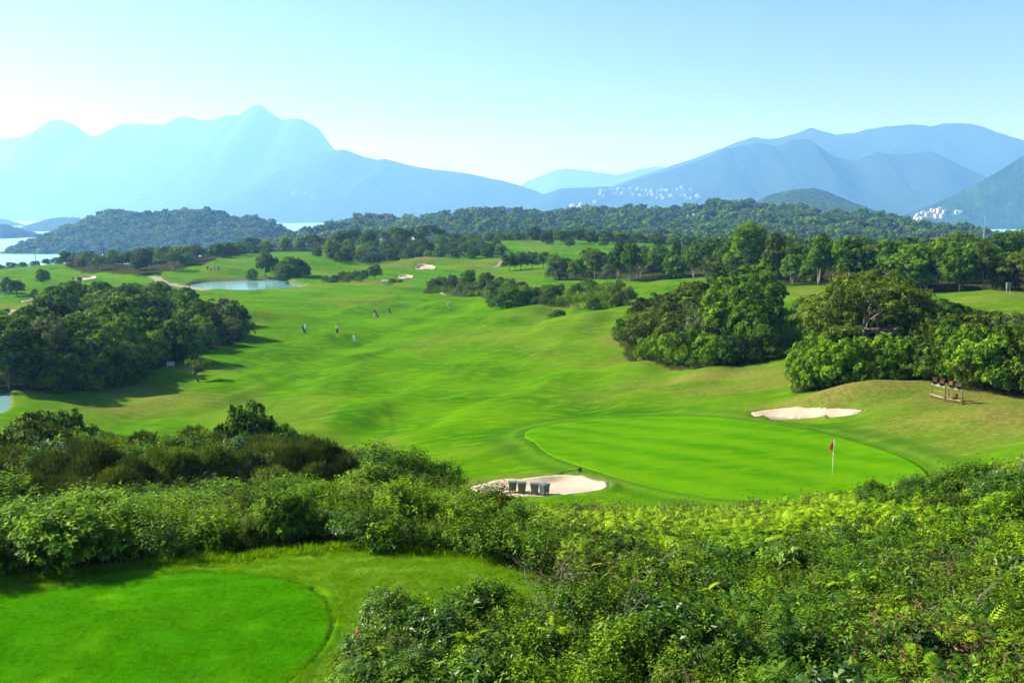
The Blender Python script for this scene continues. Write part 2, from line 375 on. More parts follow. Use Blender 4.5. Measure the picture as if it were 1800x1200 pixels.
M['teeg'] = grass_mat('tee_grass', (.026,.150,.0006), (.044,.195,.0008), (.095,.265,.002), 26.0, 0.012)
def sand_mat():
    m, nt, b, _ = new_mat('sand'); p = pos(nt)
    c = mixc(nt, rng(nt, noise(nt, 0.7, 5, p), 0.3, 0.7), (.35,.29,.215), (.46,.39,.30)); c = mixc(nt, mth(nt, 'MULTIPLY', noise(nt, 30, 3, p), 0.25), c, (.27,.21,.14))
    nt.links.new(c, b.inputs['Base Color']); b.inputs['Roughness'].default_value = 0.95; b.inputs['Specular IOR Level'].default_value = 0.1
    bump(nt, b, mth(nt, 'ADD', noise(nt, 2.5, 5, p), mth(nt, 'MULTIPLY', noise(nt, 9, 4, stretch(nt, p, (1, .3, 1))), 0.4)), 0.7, 0.08); return m
M['sand'] = sand_mat()
def water_mat(name, deep, rough, bs, bd):
    m, nt, b, _ = new_mat(name); p = pos(nt)
    b.inputs['Base Color'].default_value = c4(deep); b.inputs['Roughness'].default_value = rough; b.inputs['Specular IOR Level'].default_value = 0.5; b.inputs['IOR'].default_value = 1.33
    h = mth(nt, 'ADD', noise(nt, bs, 4, stretch(nt, p, (1, 2.5, 1))), mth(nt, 'MULTIPLY', noise(nt, bs * 0.08, 3, p), 2.0)); bump(nt, b, h, 0.6, bd); return m
M['sea'] = water_mat('sea_water', (.24,.54,.57), 0.30, 0.5, 0.5); M['pond'] = water_mat('pond_water', (.15,.32,.34), 0.10, 1.2, 0.03)  # sea base colour lifted to stand in for sky glare and glitter
M['path'] = plain('path_concrete', (.20,.185,.14), 0.9, scale=1.5)
def wood_mat(name, a, b_, c_, sc, bmp=0.9):
    m, nt, b, _ = new_mat(name); p = pos(nt)
    f = rng(nt, noise(nt, sc, 6, p, 0.6), 0.36, 0.66); c = mixc(nt, f, a, b_); c = mixc(nt, rng(nt, noise(nt, sc * 0.22, 4, p), 0.45, 0.72), c, c_)
    nt.links.new(c, b.inputs['Base Color']); b.inputs['Roughness'].default_value = 0.9; b.inputs['Specular IOR Level'].default_value = 0.08
    bump(nt, b, noise(nt, sc * 1.3, 5, p, 0.6), bmp, 1.2 / sc); return m
M['hillwood'] = wood_mat('hill_woodland', (.010,.034,.008), (.028,.075,.014), (.040,.085,.016), 0.09)
M['mountain'] = wood_mat('mountain_slope', (.012,.030,.014), (.018,.038,.018), (.022,.040,.020), 0.006, 0.12)

# ------------------------------------------------------------------ terrain sheet
GROVES = []    # plan polygons whose floor is bare soil
def plan(px):                                            # [(survey pixel column, distance)] -> plan polygon
    return [(at_Y(u, 600, Y)[0], Y) for u, Y in px]
def inpoly(poly, x, y):
    c = np.zeros(np.shape(x), bool); n = len(poly)
    for i in range(n):
        (x1, y1), (x2, y2) = poly[i], poly[i-1]
        if y1 == y2: continue
        c ^= ((y1 > y) != (y2 > y)) & (x < (x2 - x1) * (y - y1) / (y2 - y1) + x1)
    return c
G_LEFT = plan([(-260,100),(0,101),(70,103),(150,106),(240,117),(320,131),(428,157),(425,166),(330,188),(262,222),(185,224),(150,190),(110,158),(65,132),(20,120),(-260,118)])
G_NEAR = plan([(1392,80),(1500,77.5),(1620,76.5),(1700,72),(1800,70),(2250,68),(2300,120),(1900,120),(1700,118),(1600,110),(1480,108),(1400,100)])
G_MID = plan([(1095,117),(1130,108),(1200,103),(1290,101),(1380,103),(1405,112),(1400,130),(1300,145),(1180,150),(1110,140)])
G_LINE = plan([(975,285),(1000,272),(1100,262),(1200,246),(1290,215),(1400,192),(1500,182),(1620,170),(1720,162),(1850,157),(2250,150),(2300,250),(1950,300),(1600,330),(1300,350),(1100,350),(990,320)])
G_POND = plan([(150,345),(260,318),(330,335),(420,400),(430,450),(300,470),(150,460),(120,400)])
G_BACK = plan([(420,455),(560,440),(640,452),(760,480),(760,540),(600,560),(420,540)])
G_SCRUB = plan([(575,372),(640,366),(700,392),(760,402),(850,394),(890,405),(880,440),(820,452),(700,462),(600,440)])
G_RIDGE = plan([(742,262),(800,245),(870,205),(880,190),(960,178),(1060,168),(1100,165),(1110,200),(1040,215),(940,225),(880,262),(800,280)])
G_HEDGE = [(-30,18.5),(-16,19.6),(-11.6,21.0),(-9,22.5),(-6.5,23.1),(-4.3,23.4),(-1.4,22.9),(.9,21.4),(1.2,24),(0,32),(-2.5,44),(-4.5,52),(-8,56),(-14,57),(-20,60),(-24,66),(-40,66),(-40,30)]
G_FERN = [(-2.3,12.0),(-2.7,16.6),(-2.4,17.4),(-.3,17.9),(.7,18.6),(1.0,19.8),(1.3,21.2),(1.1,22.6),(-.2,23.6),(-.5,32),(-2.0,42),(-2.6,46.2),(0,47.2),(5.6,47.0),(9,46.4),(16,45.6),(20,44),(30,46),(38,40),(30,20),(20,10),(4,8)]
GROVES += [G_LEFT, G_NEAR, G_MID, G_LINE, G_POND, G_BACK, G_HEDGE, G_FERN]
DRYP = [(1080,562,9,3.5,1),(1150,585,5,5,.8),(1190,625,8,7,1),(1240,660,9,5,.9),(1330,680,8,4,.8),(1120,600,6,6,.9),(1280,655,7,4,.8),(1370,655,5,4,.8),(1480,705,7,3,1),(1580,690,6,3,.9),(1700,700,7,4,.9),(1770,740,6,5,.9),(1660,740,6,4,.7),(1720,775,6,3,.5),
        (300,700,7,4,.7),(230,720,6,4,.7),(250,690,6,5,.6),(350,650,5,4,.4),(1000,570,9,3,.6),(745,462,9,7,1),(830,468,14,8,.6),(890,462,14,9,.7),(60,540,12,6,.9),(100,530,10,6,.8),(0,535,10,6,.7),
        (1750,530,26,10,.6),(1450,512,18,8,.5),(1000,545,6,4,.6),(920,560,8,3,.35),(640,498,12,6,.7),(1100,700,6,3,.35),(450,565,7,3,.4),(860,845,4,1.2,.6),(1060,845,3,1.2,.6),(690,470,10,8,.8),
        (560,476,10,5,.5),(1220,670,8,3,.5),(1790,690,6,4,.7),(850,790,5,2.5,.2),(1500,722,6,1,.5),(380,520,9,4,.35),(1640,780,5,2,.25),(960,600,12,3,.25),(1060,640,8,3,.3)]
DRYW = [(gxy(u, v), a, b, w) for u, v, a, b, w in DRYP]
MOWL = [gblob(p) for p in ([(470,720),(520,690),(600,690),(670,715),(690,745),(640,765),(560,770),(490,750)], [(420,640),(500,610),(600,615),(650,640),(600,665),(480,670)])]
def zones(x, y):
    dry = np.zeros_like(x)
    for (cx, cy_), a, b, w in DRYW: dry = np.maximum(dry, w * np.exp(-((x - cx) / a) ** 2 - ((y - cy_) / b) ** 2))
    fg, ft = GREEN.f(x, y), TEE.f(x, y)
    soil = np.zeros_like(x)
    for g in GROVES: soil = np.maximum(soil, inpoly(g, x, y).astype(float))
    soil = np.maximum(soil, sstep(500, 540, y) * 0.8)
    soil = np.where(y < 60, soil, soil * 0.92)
    deep = 0.55 * sstep(1.10, 1.04, fg) * sstep(0.98, 1.0, fg) + 0.6 * np.exp(-((fg - 1.2) / 0.07) ** 2)
    for b in MOWL: deep = np.maximum(deep, 0.5 * np.exp(-((b.f(x, y) - 1.0) / 0.05) ** 2))
    tr = gaussian_line = 0
    apron = sstep(30, 27, y)
    pale = 0.65 * apron * sstep(1.02, 1.08, ft) * (0.45 + 0.8 * vnoise(x / 1.1, y / 0.8, 40)) + 0.30 * np.exp(-((fg - 1.09) / 0.03) ** 2)
    deep = np.maximum(deep, apron * 0.9 * np.exp(-((ft - 1.0) / 0.010) ** 2))  # dark ring painted along the tee crease, as shade from the taller rough
    dry = np.maximum(dry, apron * 0.55 * sstep(1.14, 1.3, ft) * vnoise(x / 0.8, y / 0.8, 41))
    bank = np.zeros_like(x)
    for b in (POND, POND2): f = b.f(x, y); bank = np.maximum(bank, 0.55 * sstep(1.07, 1.02, f))
    for b, d in BUNKERS: f = b.f(x, y); bank = np.maximum(bank, (0.5 if b.c[1] < 100 else 0.2) * sstep(1.10, 1.03, f)); soil = soil * sstep(1.0, 1.2, f)
    dry = np.maximum(dry, 0.26 * sstep(.50, .68, fbm(x / 11, y / 24, 77, 3)) * sstep(60, 75, y) * sstep(1.15, 1.5, fg))
    return dict(dry=np.clip(dry, 0, 1), soil=np.clip(soil, 0, 1), deep=np.clip(deep, 0, 1), pale=np.clip(pale, 0, 1), bank=bank)
def build_terrain():
    na, nr = 580, 740
    th = np.radians(np.linspace(-47, 47, na)); r = np.geomspace(5.0, 960, nr)
    T, Rr = np.meshgrid(th, r); x = Rr * np.sin(T); y = Rr * np.cos(T); z = H(x, y)
    z = np.maximum(z, -9.0)
    z = z - 0.10 * sstep(1.0, 0.97, GREEN.f(x, y)) - 0.10 * sstep(0.99, 0.96, TEE.f(x, y))
    for bl, d in BUNKERS: z = z - (0.25 + 0.003 * bl.c[1]) * sstep(1.0, 0.82, bl.f(x, y))
    i = np.arange(nr * na).reshape(nr, na); F = np.stack([i[:-1, :-1], i[:-1, 1:], i[1:, 1:], i[1:, :-1]], -1).reshape(-1, 4)
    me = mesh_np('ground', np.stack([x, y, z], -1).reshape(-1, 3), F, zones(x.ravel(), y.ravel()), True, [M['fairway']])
    o = obj('ground', me); tag(o, 'rolling green fairway and rough of the golf course', None, None, 'structure'); return o
build_terrain()
def blob_sheet(name, bl, mat, off=0.03, rings=24, n=160, k=1.0, z=None, label=None, wob=0.0, seed=1):
    th = np.linspace(-math.pi, math.pi, n, endpoint=False); V, F = [], []
    w = 1 + wob * (vnoise(np.cos(th) * 7 + 20, np.sin(th) * 7 + 20, seed) - 0.5)
    for j in range(rings + 1):
        x, y = bl.edge(th, k * max(j / rings, 1e-3) * (w if j == rings else 1 + (w - 1) * (j / rings)))
        V.append(np.stack([x, y, (H(x, y) + off) if z is None else np.full(n, z)], -1))
    V = np.concatenate(V); a = np.arange(n); b = (a + 1) % n
    if z is None:
        V = np.concatenate([V, V[-n:] * np.array((1, 1, 1)) - np.array((0, 0, .35))]); rings += 1
    for j in range(rings): F.append(np.stack([j*n + a, (j+1)*n + a, (j+1)*n + b, j*n + b], -1))
    F = np.concatenate(F)
    o = obj(name, mesh_np(name, V, F, None, True, [mat])); me = o.data
    if me.polygons[n * 2].normal.z < 0: me.flip_normals()
    tag(o, label, None, None, 'structure'); return o
blob_sheet('putting_green', GREEN, M['green'], 0.025, 60, 360, label='smooth bright putting green with pink flag')
blob_sheet('tee_green', TEE, M['teeg'], 0.02, 50, 300, 0.998, label='closely mown tee lawn in front of dark hedge')
BL = ['sand bunker beside the putting green with four green bins', 'sand bunker below the brown mound right of the putting green', 'small pale sand bunker at the end of the fairway',
      'sunken oval sand bunker on the distant green', 'sand bunker under the brown mound at the scrub hill', 'long sand bunker under the two lone trees', 'small sand bunker beside the left grove',
      'sand bunker at the left edge by the grove', 'sand bunker in the dip before the pond wood']
for (b, d), l in zip(BUNKERS, BL): blob_sheet('sand_bunker', b, M['sand'], 0.03 + 0.0005 * b.c[1], 20, 140, 1.0, label=l, wob=0.06, seed=len(l))
blob_sheet('pond', POND, M['pond'], z=POND_Z, rings=6, k=1.04, label='pale turquoise pond behind the fairway')
blob_sheet('pond', POND2, M['pond'], z=POND2_Z, rings=6, k=1.04, label='sliver of pond at the left edge below the grove')
def strip(name, px, w, mat, label):
    p = [Vector((*ground(u, v), 0)) for u, v in px]; q = []
    for i in range(len(p) - 1):
        for t in np.linspace(0, 1, 10, endpoint=False): q.append(p[i].lerp(p[i+1], t))
    q.append(p[-1]); V, F = [], []
    for i, a in enumerate(q):
        d = (q[min(i+1, len(q)-1)] - q[max(i-1, 0)]).normalized(); nrm = Vector((-d.y, d.x, 0))
        for k in (-1, 0, 1): b = a + nrm * w * 0.5 * k; V.append((b.x, b.y, gz(b.x, b.y) + 0.06))
    for i in range(len(q) - 1):
        for k in (0, 1): F.append((i*3+k, i*3+3+k, i*3+4+k, i*3+1+k))
    o = obj(name, mesh_np(name, np.array(V), np.array(F), None, True, [mat])); 
    if o.data.polygons[0].normal.z < 0: o.data.flip_normals()
    tag(o, label, None, None, 'structure')
strip('cart_path', [(268,486),(285,495),(306,501),(335,505),(365,510)], 2.6, M['path'], 'pale cart path curving down to the pond')
strip('dirt_track', [(890,455),(878,464),(868,470)], 1.1, M['path'], 'worn sandy track down the scrub hill')

# ------------------------------------------------------------------ sea and hills
def build_sea():
    xs = np.concatenate([np.linspace(-13000, 13000, 27)]); ys = np.linspace(-3000, 13500, 18); X, Y = np.meshgrid(xs, ys)
    i = np.arange(X.size).reshape(X.shape); F = np.stack([i[:-1, :-1], i[:-1, 1:], i[1:, 1:], i[1:, :-1]], -1).reshape(-1, 4)
    tag(obj('sea', mesh_np('sea', np.stack([X, Y, np.zeros_like(X)], -1).reshape(-1, 3), F, None, False, [M['sea']])), 'calm pale turquoise sea bay', None, None, 'structure')
build_sea()
HILLS = {}
def hill(name, prof, Y, front, back, label, mat, seed, nx=220, ny=120, spur=0.5, bumps=0.0, expo=1.25, base=-6.0, slant=0.0, rough=0.02, wave=0.12):
    pr = sorted(at_Y(u, v, Y + slant * (u - 900)) for u, v in prof); px = np.array([p[0] for p in pr]); pz = np.array([p[2] for p in pr])
    Yx = np.array([p[1] for p in pr])
    s = np.linspace(px[0], px[-1], nx); t = np.concatenate([np.linspace(-1, 0, int(ny * .72)), np.linspace(0, 1, ny - int(ny * .72) + 1)[1:]])
    S, T = np.meshgrid(s, t)
    ridge = np.interp(s, px, pz); k = max(1, nx // 260); ker = np.hanning(2*k+3)[1:-1]; ker /= ker.sum()
    ridge = np.convolve(np.pad(ridge, k, 'edge'), ker, 'valid'); yb = np.interp(s, px, Yx)
    ridge = ridge + (0 if bumps else 1) * (fbm(s / (front * .045), s * 0 + 3.3, seed + 60, 3) - .5) * .014 * np.maximum(ridge, 0)
    Wd = px[-1] - px[0]; L = front
    yo = (fbm(s / (L * .9), s * 0 + seed, seed, 3) - .5) * L * wave
    y = yb + yo * (1 - np.abs(T)) + np.where(T < 0, T * front, T * back)
    at = np.abs(T); hgt = np.maximum(ridge - base, 1.0)
    n1 = 1 - np.abs(2 * fbm(S / (L * .42) + 5, y / (L * .95), seed + 3, 3) - 1)
    shape = (1 - at) ** expo
    z = base + hgt * shape * (1 + spur * (n1 - 0.72) * np.minimum(1, at * 2.6) * (1 - at * .3)) 
    z = z + hgt * 0.022 * (1 - np.abs(2 * fbm(S / (L * .11) + 3, y / (L * .2), seed + 40, 3) - 1) - .6) * (1 if not bumps else 0.3)
    z = z + hgt * rough * (fbm(S / (L * .05), y / (L * .05), seed + 8, 3) - .5) * np.minimum(1, at * 3 + .35)
    if bumps:
        c = bumps; a = np.abs(2 * vnoise(S / c, y / c, seed + 20) - 1); b = np.abs(2 * vnoise(S / c * 1.9 + 7, y / c * 1.9, seed + 21) - 1)
        z = z + c * (0.30 * (1 - a) + 0.16 * (1 - b)) * sstep(base, base + 9, z)
    i = np.arange(S.size).reshape(S.shape); F = np.stack([i[:-1, :-1], i[:-1, 1:], i[1:, 1:], i[1:, :-1]], -1).reshape(-1, 4)
    me = mesh_np(name, np.stack([S, y, z], -1).reshape(-1, 3), F, None, True, [mat]); o = obj(name, me); tag(o, label, None, None, 'structure')
    HILLS[label] = (S, y, z); return S, y, z
# nearer wooded hills
H_HEAD = hill('headland_hill', [(64,449),(70,443),(90,432),(120,411),(160,390),(185,380),(215,373),(245,377),(280,378),(320,373),(365,371),(385,376),(400,384),(430,386),(460,390),(480,396),(500,408),(512,418),(530,436),(545,449)],
     1420, 190, 240, 'wooded headland hill rising from the sea on the left', M['hillwood'], 5, 260, 110, 0.25, 9, 0.7, -4)
H_RNG = hill('wooded_hill', [(560,432),(585,408),(610,395),(640,389),(690,388),(725,392),(745,390),(790,381),(830,376),(860,374),(900,377),(950,382),(985,376),(1040,373),(1100,374),(1150,375),(1200,371),(1255,363),(1285,362),(1320,367),
      (1360,370),(1400,373),(1450,380),(1490,382),(1530,386),(1550,393),(1565,404),(1590,430)], 1350, 620, 260, 'long low wooded hill range behind the golf course', M['hillwood'], 9, 420, 170, 0.35, 9, 0.85, 2)
hill('island_hill', [(40,409),(48,402),(65,393),(90,386),(110,384),(135,385),(155,388),(180,396),(200,409)], 2900, 110, 160, 'low blue-green island left of the headland', M['hillwood'], 12, 120, 60, 0.2, 12, 0.6, -2)
hill('island_hill', [(-160,420),(-90,392),(-40,388),(0,396),(12,402),(25,408),(33,416),(42,422)], 2050, 90, 140, 'dark island tip at the left picture edge', M['hillwood'], 13, 120, 60, 0.2, 10, 0.6, -2)
hill('island_hill', [(-120,400),(-60,384),(0,386),(10,390),(22,397),(30,400)], 3900, 120, 160, 'faint island behind the dark island tip', M['hillwood'], 14, 90, 40, 0.2, 12, 0.6, -2)
hill('cone_hill', [(1290,392),(1320,362),(1350,347),(1385,337),(1410,334),(1430,334),(1455,341),(1490,356),(1530,374),(1560,384),(1580,398)], 2500, 500, 400, 'rounded wooded hill rising behind the low range', M['hillwood'], 15, 200, 100, 0.35, 12, 1.0)
H_VILLA = hill('shore_hill', [(1560,396),(1590,386),(1620,372),(1660,353),(1700,333),(1740,312),(1770,294),(1800,276),(1850,254),(1950,232),(2080,240),(2250,290),(2380,392)], 3400, 240, 500, 'dark wooded hill above the shore at the right edge', M['hillwood'], 17, 260, 130, 0.45, 14, 1.05)
# mountains
H_MID = hill('mountain', [(860,392),(900,374),(945,345),(985,332),(1030,330),(1080,328),(1130,312),(1180,299),(1230,283),(1275,262),(1320,254),(1340,250),(1362,258),(1385,247),(1405,244),(1425,246),(1445,262),(1475,279),(1500,283),(1545,268),(1580,272),(1610,270),
      (1640,267),(1665,278),(1700,296),(1728,309),(1760,330),(1800,352),(1860,392)], 5600, 900, 1200, 'blue-green double-humped mountain with village on its slope', M['mountain'], 21, 300, 140, 0.5, 0, 1.0)
hill('mountain', [(980,392),(1040,344),(1100,318),(1180,292),(1240,272),(1290,253),(1318,243),(1340,247),(1362,246),(1375,242),(1400,235),(1425,226),(1440,230),(1470,238),(1500,234),(1560,222),(1610,217),(1640,221),(1660,217),(1710,217),(1740,226),(1800,247),(1870,262),(1960,300),(2080,392)],
     7600, 1700, 1400, 'pale blue highest mountain ridge on the right', M['mountain'], 23, 260, 90, 0.45, 0, 1.2)
hill('mountain', [(-420,392),(-300,300),(-180,262),(-80,250),(0,246),(40,239),(60,232),(78,217),(92,211),(112,212),(128,219),(145,231),(160,240),(178,236),(205,218),(235,216),(272,215),(298,205),(312,202),(335,208),(355,211),(378,205),(400,203),(417,202),(430,194),(437,187),(441,185),(452,184),(458,187),(466,193),(480,203),(494,212),
      (500,210),(510,208),(528,208),(536,212),(548,219),(556,224),(566,238),(576,251),(586,265),(620,310),(680,350),(760,392)], 8600, 2000, 1500, 'pale hazy mountain with a knobbed summit on the left', M['mountain'], 27, 380, 110, 0.28, 0, 1.2, wave=0.45)
hill('mountain', [(330,392),(400,352),(450,318),(500,290),(550,271),(585,265),(605,264),(640,276),(662,281),(676,279),(720,291),(760,297),(830,306),(880,317),(920,328),(945,337),(962,345),(1000,365),(1060,392)], 6600, 1500, 1200,
     'hazy blue ridge sloping down right of the left mountain', M['mountain'], 29, 260, 100, 0.3, 0, 1.1)
hill('mountain', [(820,392),(880,345),(930,318),(975,300),(1000,296),(1040,302),(1085,308),(1130,296),(1160,292),(1220,310),(1320,392)], 12000, 900, 700, 'barely visible far mountain in the gap between the ranges', M['mountain'], 31, 120, 50, 0.4, 0, 1.2)
def hill_at(label, u, v):
    """where the sight line through a survey pixel meets a hill"""
    S, y, z = HILLS[label]; dx, dy, dz = ray(u, v); best = None
    k = CAM_Z + dz / dy * y - z; ax = dx / dy * y - S
    m = (k < 2.0) & (np.abs(ax) < (S[0, 1] - S[0, 0]) * 1.2); 
    if not m.any(): m = np.abs(ax) < (S[0, 1] - S[0, 0]) * 1.2; j = np.argmin(np.where(m, np.abs(k), 1e9))
    else: j = np.argmin(np.where(m, y, 1e9))
    return float(S.ravel()[j]), float(y.ravel()[j]), float(z.ravel()[j])

# ------------------------------------------------------------------ haze
def build_haze():
    me = bpy.data.meshes.new('haze'); bm = bmesh.new(); bmesh.ops.create_cube(bm, size=1.0)
    x0, x1, y0, y1, z0, z1 = -13100, 13100, -3100, 13700, -12.0, 960.0
    for v in bm.verts: v.co = ((x0 + x1) / 2 + v.co.x * (x1 - x0), (y0 + y1) / 2 + v.co.y * (y1 - y0), (z0 + z1) / 2 + v.co.z * (z1 - z0))
    bm.to_mesh(me); bm.free()
    m = bpy.data.materials.new('haze'); m.use_nodes = True; nt = m.node_tree; nt.nodes.clear()
    pv = nd(nt, 'ShaderNodeVolumePrincipled', {'Color': c4(HAZE_COLOR), 'Absorption Color': (1, 1, 1, 1), 'Density': HAZE_DENSITY, 'Anisotropy': HAZE_G}); out = nt.nodes.new('ShaderNodeOutputMaterial')
    nt.links.new(pv.outputs[0], out.inputs['Volume']); tag(obj('haze', me, mat=m), 'thin blue haze over the bay and mountains', None, None, 'stuff')
build_haze()

# ------------------------------------------------------------------ foliage meshes
def unit(v): return v / np.maximum(np.linalg.norm(v, axis=-1, keepdims=True), 1e-9)
def rdir(n, g): return unit(g.normal(size=(n, 3)))
def leaf_arrays(P, D, N, size, aspect=0.45, fold=0.12, droop=0.15):
    """a folded four-cornered leaf at each P along D with face normal about N"""
    n = len(P); D = unit(D); S = unit(np.cross(D, N)); Nn = np.cross(S, D); L = np.broadcast_to(np.asarray(size, float), (n,))[:, None]
    a = np.broadcast_to(np.asarray(aspect, float), (n,))[:, None]
    V = np.stack([P, P + D * L * .45 + S * L * a * .5 + Nn * L * fold, P + D * L - Nn * L * droop, P + D * L * .45 - S * L * a * .5 + Nn * L * fold], 1).reshape(-1, 3)
    return V, np.arange(4 * n).reshape(n, 4)
def leaf_mesh(name, P, D, N, size, tint, mat, aspect=0.45, fold=0.12, droop=0.15, tris=False):
    V, F = leaf_arrays(P, D, N, size, aspect, fold, droop)
    return mesh_np(name, V, F, {'tint': np.repeat(np.clip(tint, 0, 1), 4)}, False, [mat])
def crown(name, lobes, mat, tufts, per, size, g, squash=1.0, tuftr=0.26, aspect=0.6, fill=0.12, bias=0.35, tlo=0.08, thi=0.92, jit=0.7):
    """lobes [(cx,cy,cz,rx,ry,rz)]: leaf tufts over each lobe's skin, leaves over each tuft"""
    Ps, Ns, Ts = [], [], []; Lb = np.array(lobes)
    area = (Lb[:, 3] * Lb[:, 4] + Lb[:, 3] * Lb[:, 5] + Lb[:, 4] * Lb[:, 5]); area = area / area.mean()
    for i, (cx, cy_, cz, rx, ry, rz) in enumerate(lobes):
        nt = max(4, int(tufts * area[i])); d = rdir(nt, g); d[:, 2] = np.where(d[:, 2] < -0.35, -d[:, 2] * .6, d[:, 2]); d = unit(d)
        k = np.where(g.random(nt) < fill, g.uniform(.3, .8, nt), g.uniform(.82, 1.06, nt))[:, None]
        C = np.array((cx, cy_, cz)) + d * np.array((rx, ry, rz)) * k
        inside = np.zeros(nt, bool)
        for j in range(len(lobes)):
            if j != i: inside |= (((C - Lb[j, :3]) / Lb[j, 3:]) ** 2).sum(1) < 0.55
        C, d = C[~inside], d[~inside]
        if not len(C): continue
        tr = tuftr * (rx + ry + rz) / 3 * g.uniform(.65, 1.35, len(C)); tt = g.uniform(tlo, thi, len(C)) + g.uniform(-.12, .12)
        e = rdir(len(C) * per, g).reshape(len(C), per, 3); e = unit(e + d[:, None] * 0.8)
        p = C[:, None] + e * tr[:, None, None] * np.array((1, 1, squash)) * g.uniform(.55, 1.05, (len(C), per, 1))
        Ps.append(p.reshape(-1, 3)); Ns.append(unit(e * .9 + d[:, None] * .5 + np.array((0, 0, bias))).reshape(-1, 3)); Ts.append((tt[:, None] + g.normal(0, .10, (len(C), per))).ravel())
    P, N_, T = np.concatenate(Ps), np.concatenate(Ns), np.concatenate(Ts); n = len(P)
    N2 = unit(N_ + jit * g.normal(size=(n, 3)) * .5); D = unit(np.cross(N2, rdir(n, g)) + N_ * .25 + np.array((0, 0, -.15)))
    return leaf_mesh(name, P, D, N2, size * g.uniform(.65, 1.35, n), T, mat, aspect)
def limbs_mesh(name, base_r, h0, ends, mat, g, stems=1, spread=0.3, lean=0.0):
    b = MB()
    roots = [(0, 0)] if stems == 1 else [(spread * math.cos(6.28 * k / stems + .5), spread * math.sin(6.28 * k / stems + .5)) for k in range(stems)]
    tops = []
    for k, (rx, ry) in enumerate(roots):
        p = [(rx * .4, ry * .4, -0.4)]; n = 5; tx, ty = rx * 3 + g.normal() * .25 + lean, ry * 3 + g.normal() * .25
        for i in range(1, n + 1): f = i / n; p.append((rx * .4 + (tx - rx * .4) * f + g.normal() * .06 * h0 * .3, ry * .4 + (ty - ry * .4) * f + g.normal() * .06 * h0 * .3, h0 * f))
        b.tube(p, [base_r * (1.25 if i == 0 else 1) * (1 - .45 * i / n) / math.sqrt(stems) for i in range(n + 1)], 7); tops.append(p)
    for i, e in enumerate(ends):
        T = tops[i % len(tops)]; a = Vector(T[-1 - int(g.integers(0, 2))]); e = Vector(e); mdl = a.lerp(e, .5) + Vector((g.normal() * .15, g.normal() * .15, -.06 * (e - a).length + abs(g.normal()) * .1))
        r = base_r * .5 / math.sqrt(stems) * g.uniform(.7, 1.1); b.tube([a, a.lerp(mdl, .5), mdl, mdl.lerp(e, .5), e], [r, r * .8, r * .6, r * .45, r * .2], 5)
        for q in range(2):
            d = Vector(rdir(1, g)[0]) * (e - a).length * .35; d.z = abs(d.z); b.tube([mdl, mdl + d * .6, mdl + d], [r * .4, r * .28, r * .1], 4)
    return b.mesh(name, mat, True)
TREES = {}     # kind -> list of (crown mesh, trunk mesh, natural height, natural half width)
def lobes_round(g, H_, Wd, n, zlo=0.3):
    L = [(0, 0, H_ * .62, Wd * .55, Wd * .55, H_ * .25)]
    for i in range(n):
        a = 2.4 * i + g.uniform(0, .6); f = (i + .5) / n; z = zlo * H_ + (H_ * .90 - zlo * H_) * f; e = math.sqrt(max(.04, 1 - ((f - .36) / .70) ** 2))
        r = Wd * e * g.uniform(.50, .74); q = Wd * g.uniform(.28, .42) * (1.05 - .35 * f); L.append((r * math.cos(a), r * math.sin(a), z, q, q, q * g.uniform(.65, .95)))
    return L
def lobes_layer(g, H_, Wd, n, dome=.46):
    L = []
    for i in range(n):
        a = 2.4 * i + g.uniform(0, .8); f = g.uniform(0, 1); r = Wd * math.sqrt((i + .5) / n) * .88; z = H_ * (.95 - dome * (r / Wd) ** 2 - .12 * f); q = Wd * g.uniform(.17, .28); L.append((r * math.cos(a), r * math.sin(a), z, q, q, q * .34))
    return L
def lobes_tall(g, H_, Wd, n):
    L = []
    for i in range(n):
        a = 2.4 * i + g.uniform(0, .6); f = (i + .3) / n; z = H_ * (.34 + .60 * f); e = .35 + .65 * math.sin(math.pi * min(1, .25 + .72 * f)); r = Wd * e * g.uniform(.25, .85); q = Wd * g.uniform(.22, .34); L.append((r * math.cos(a), r * math.sin(a), z, q, q, q * g.uniform(.9, 1.4)))
    return L
def add_tree(kind, lob, mat, H_, Wd, tufts, per, size, seed, tr=.16, h0=.45, bark='bark', stems=1, **kw):
    g = np.random.default_rng(seed); L = lob(g)
    ends = [(l[0] * .9, l[1] * .9, l[2] - l[5] * .3) for l in L]
    if len(ends) > 14: ends = [ends[i] for i in g.permutation(len(ends))[:14]]
    TREES.setdefault(kind, []).append((crown('crown', L, M[mat], tufts, per, size, g, **kw), limbs_mesh('trunk', tr, H_ * h0, ends, M[bark], g, stems), H_, Wd))
for s, mt in ((1,'leaf_dark'),(2,'leaf_mid'),(3,'leaf_dark'),(4,'leaf_lime'),(5,'leaf_mid')):
    add_tree('round', lambda g: lobes_round(g, 8, 3.6, 15), mt, 8, 3.6, 30, 30, .27, s, tuftr=.27)
for s, mt in ((11,'leaf_olive'),(12,'leaf_dark'),(13,'leaf_mid')):
    add_tree('spread', lambda g: lobes_layer(g, 8, 5.2, 34), mt, 8, 5.2, 22, 28, .24, s, tr=.2, h0=.42, bark='bark_pale', stems=2, tuftr=.30, squash=.6, bias=.8)
for s, mt in ((21,'leaf_dark'),(22,'leaf_mid'),(23,'leaf_olive'),(24,'leaf_dark')):
    add_tree('tall', lambda g: lobes_tall(g, 11, 3.4, 22), mt, 11, 3.4, 26, 28, .28, s, tr=.22, h0=.6, bark='bark_pale', stems=2, tuftr=.36, bias=.1)
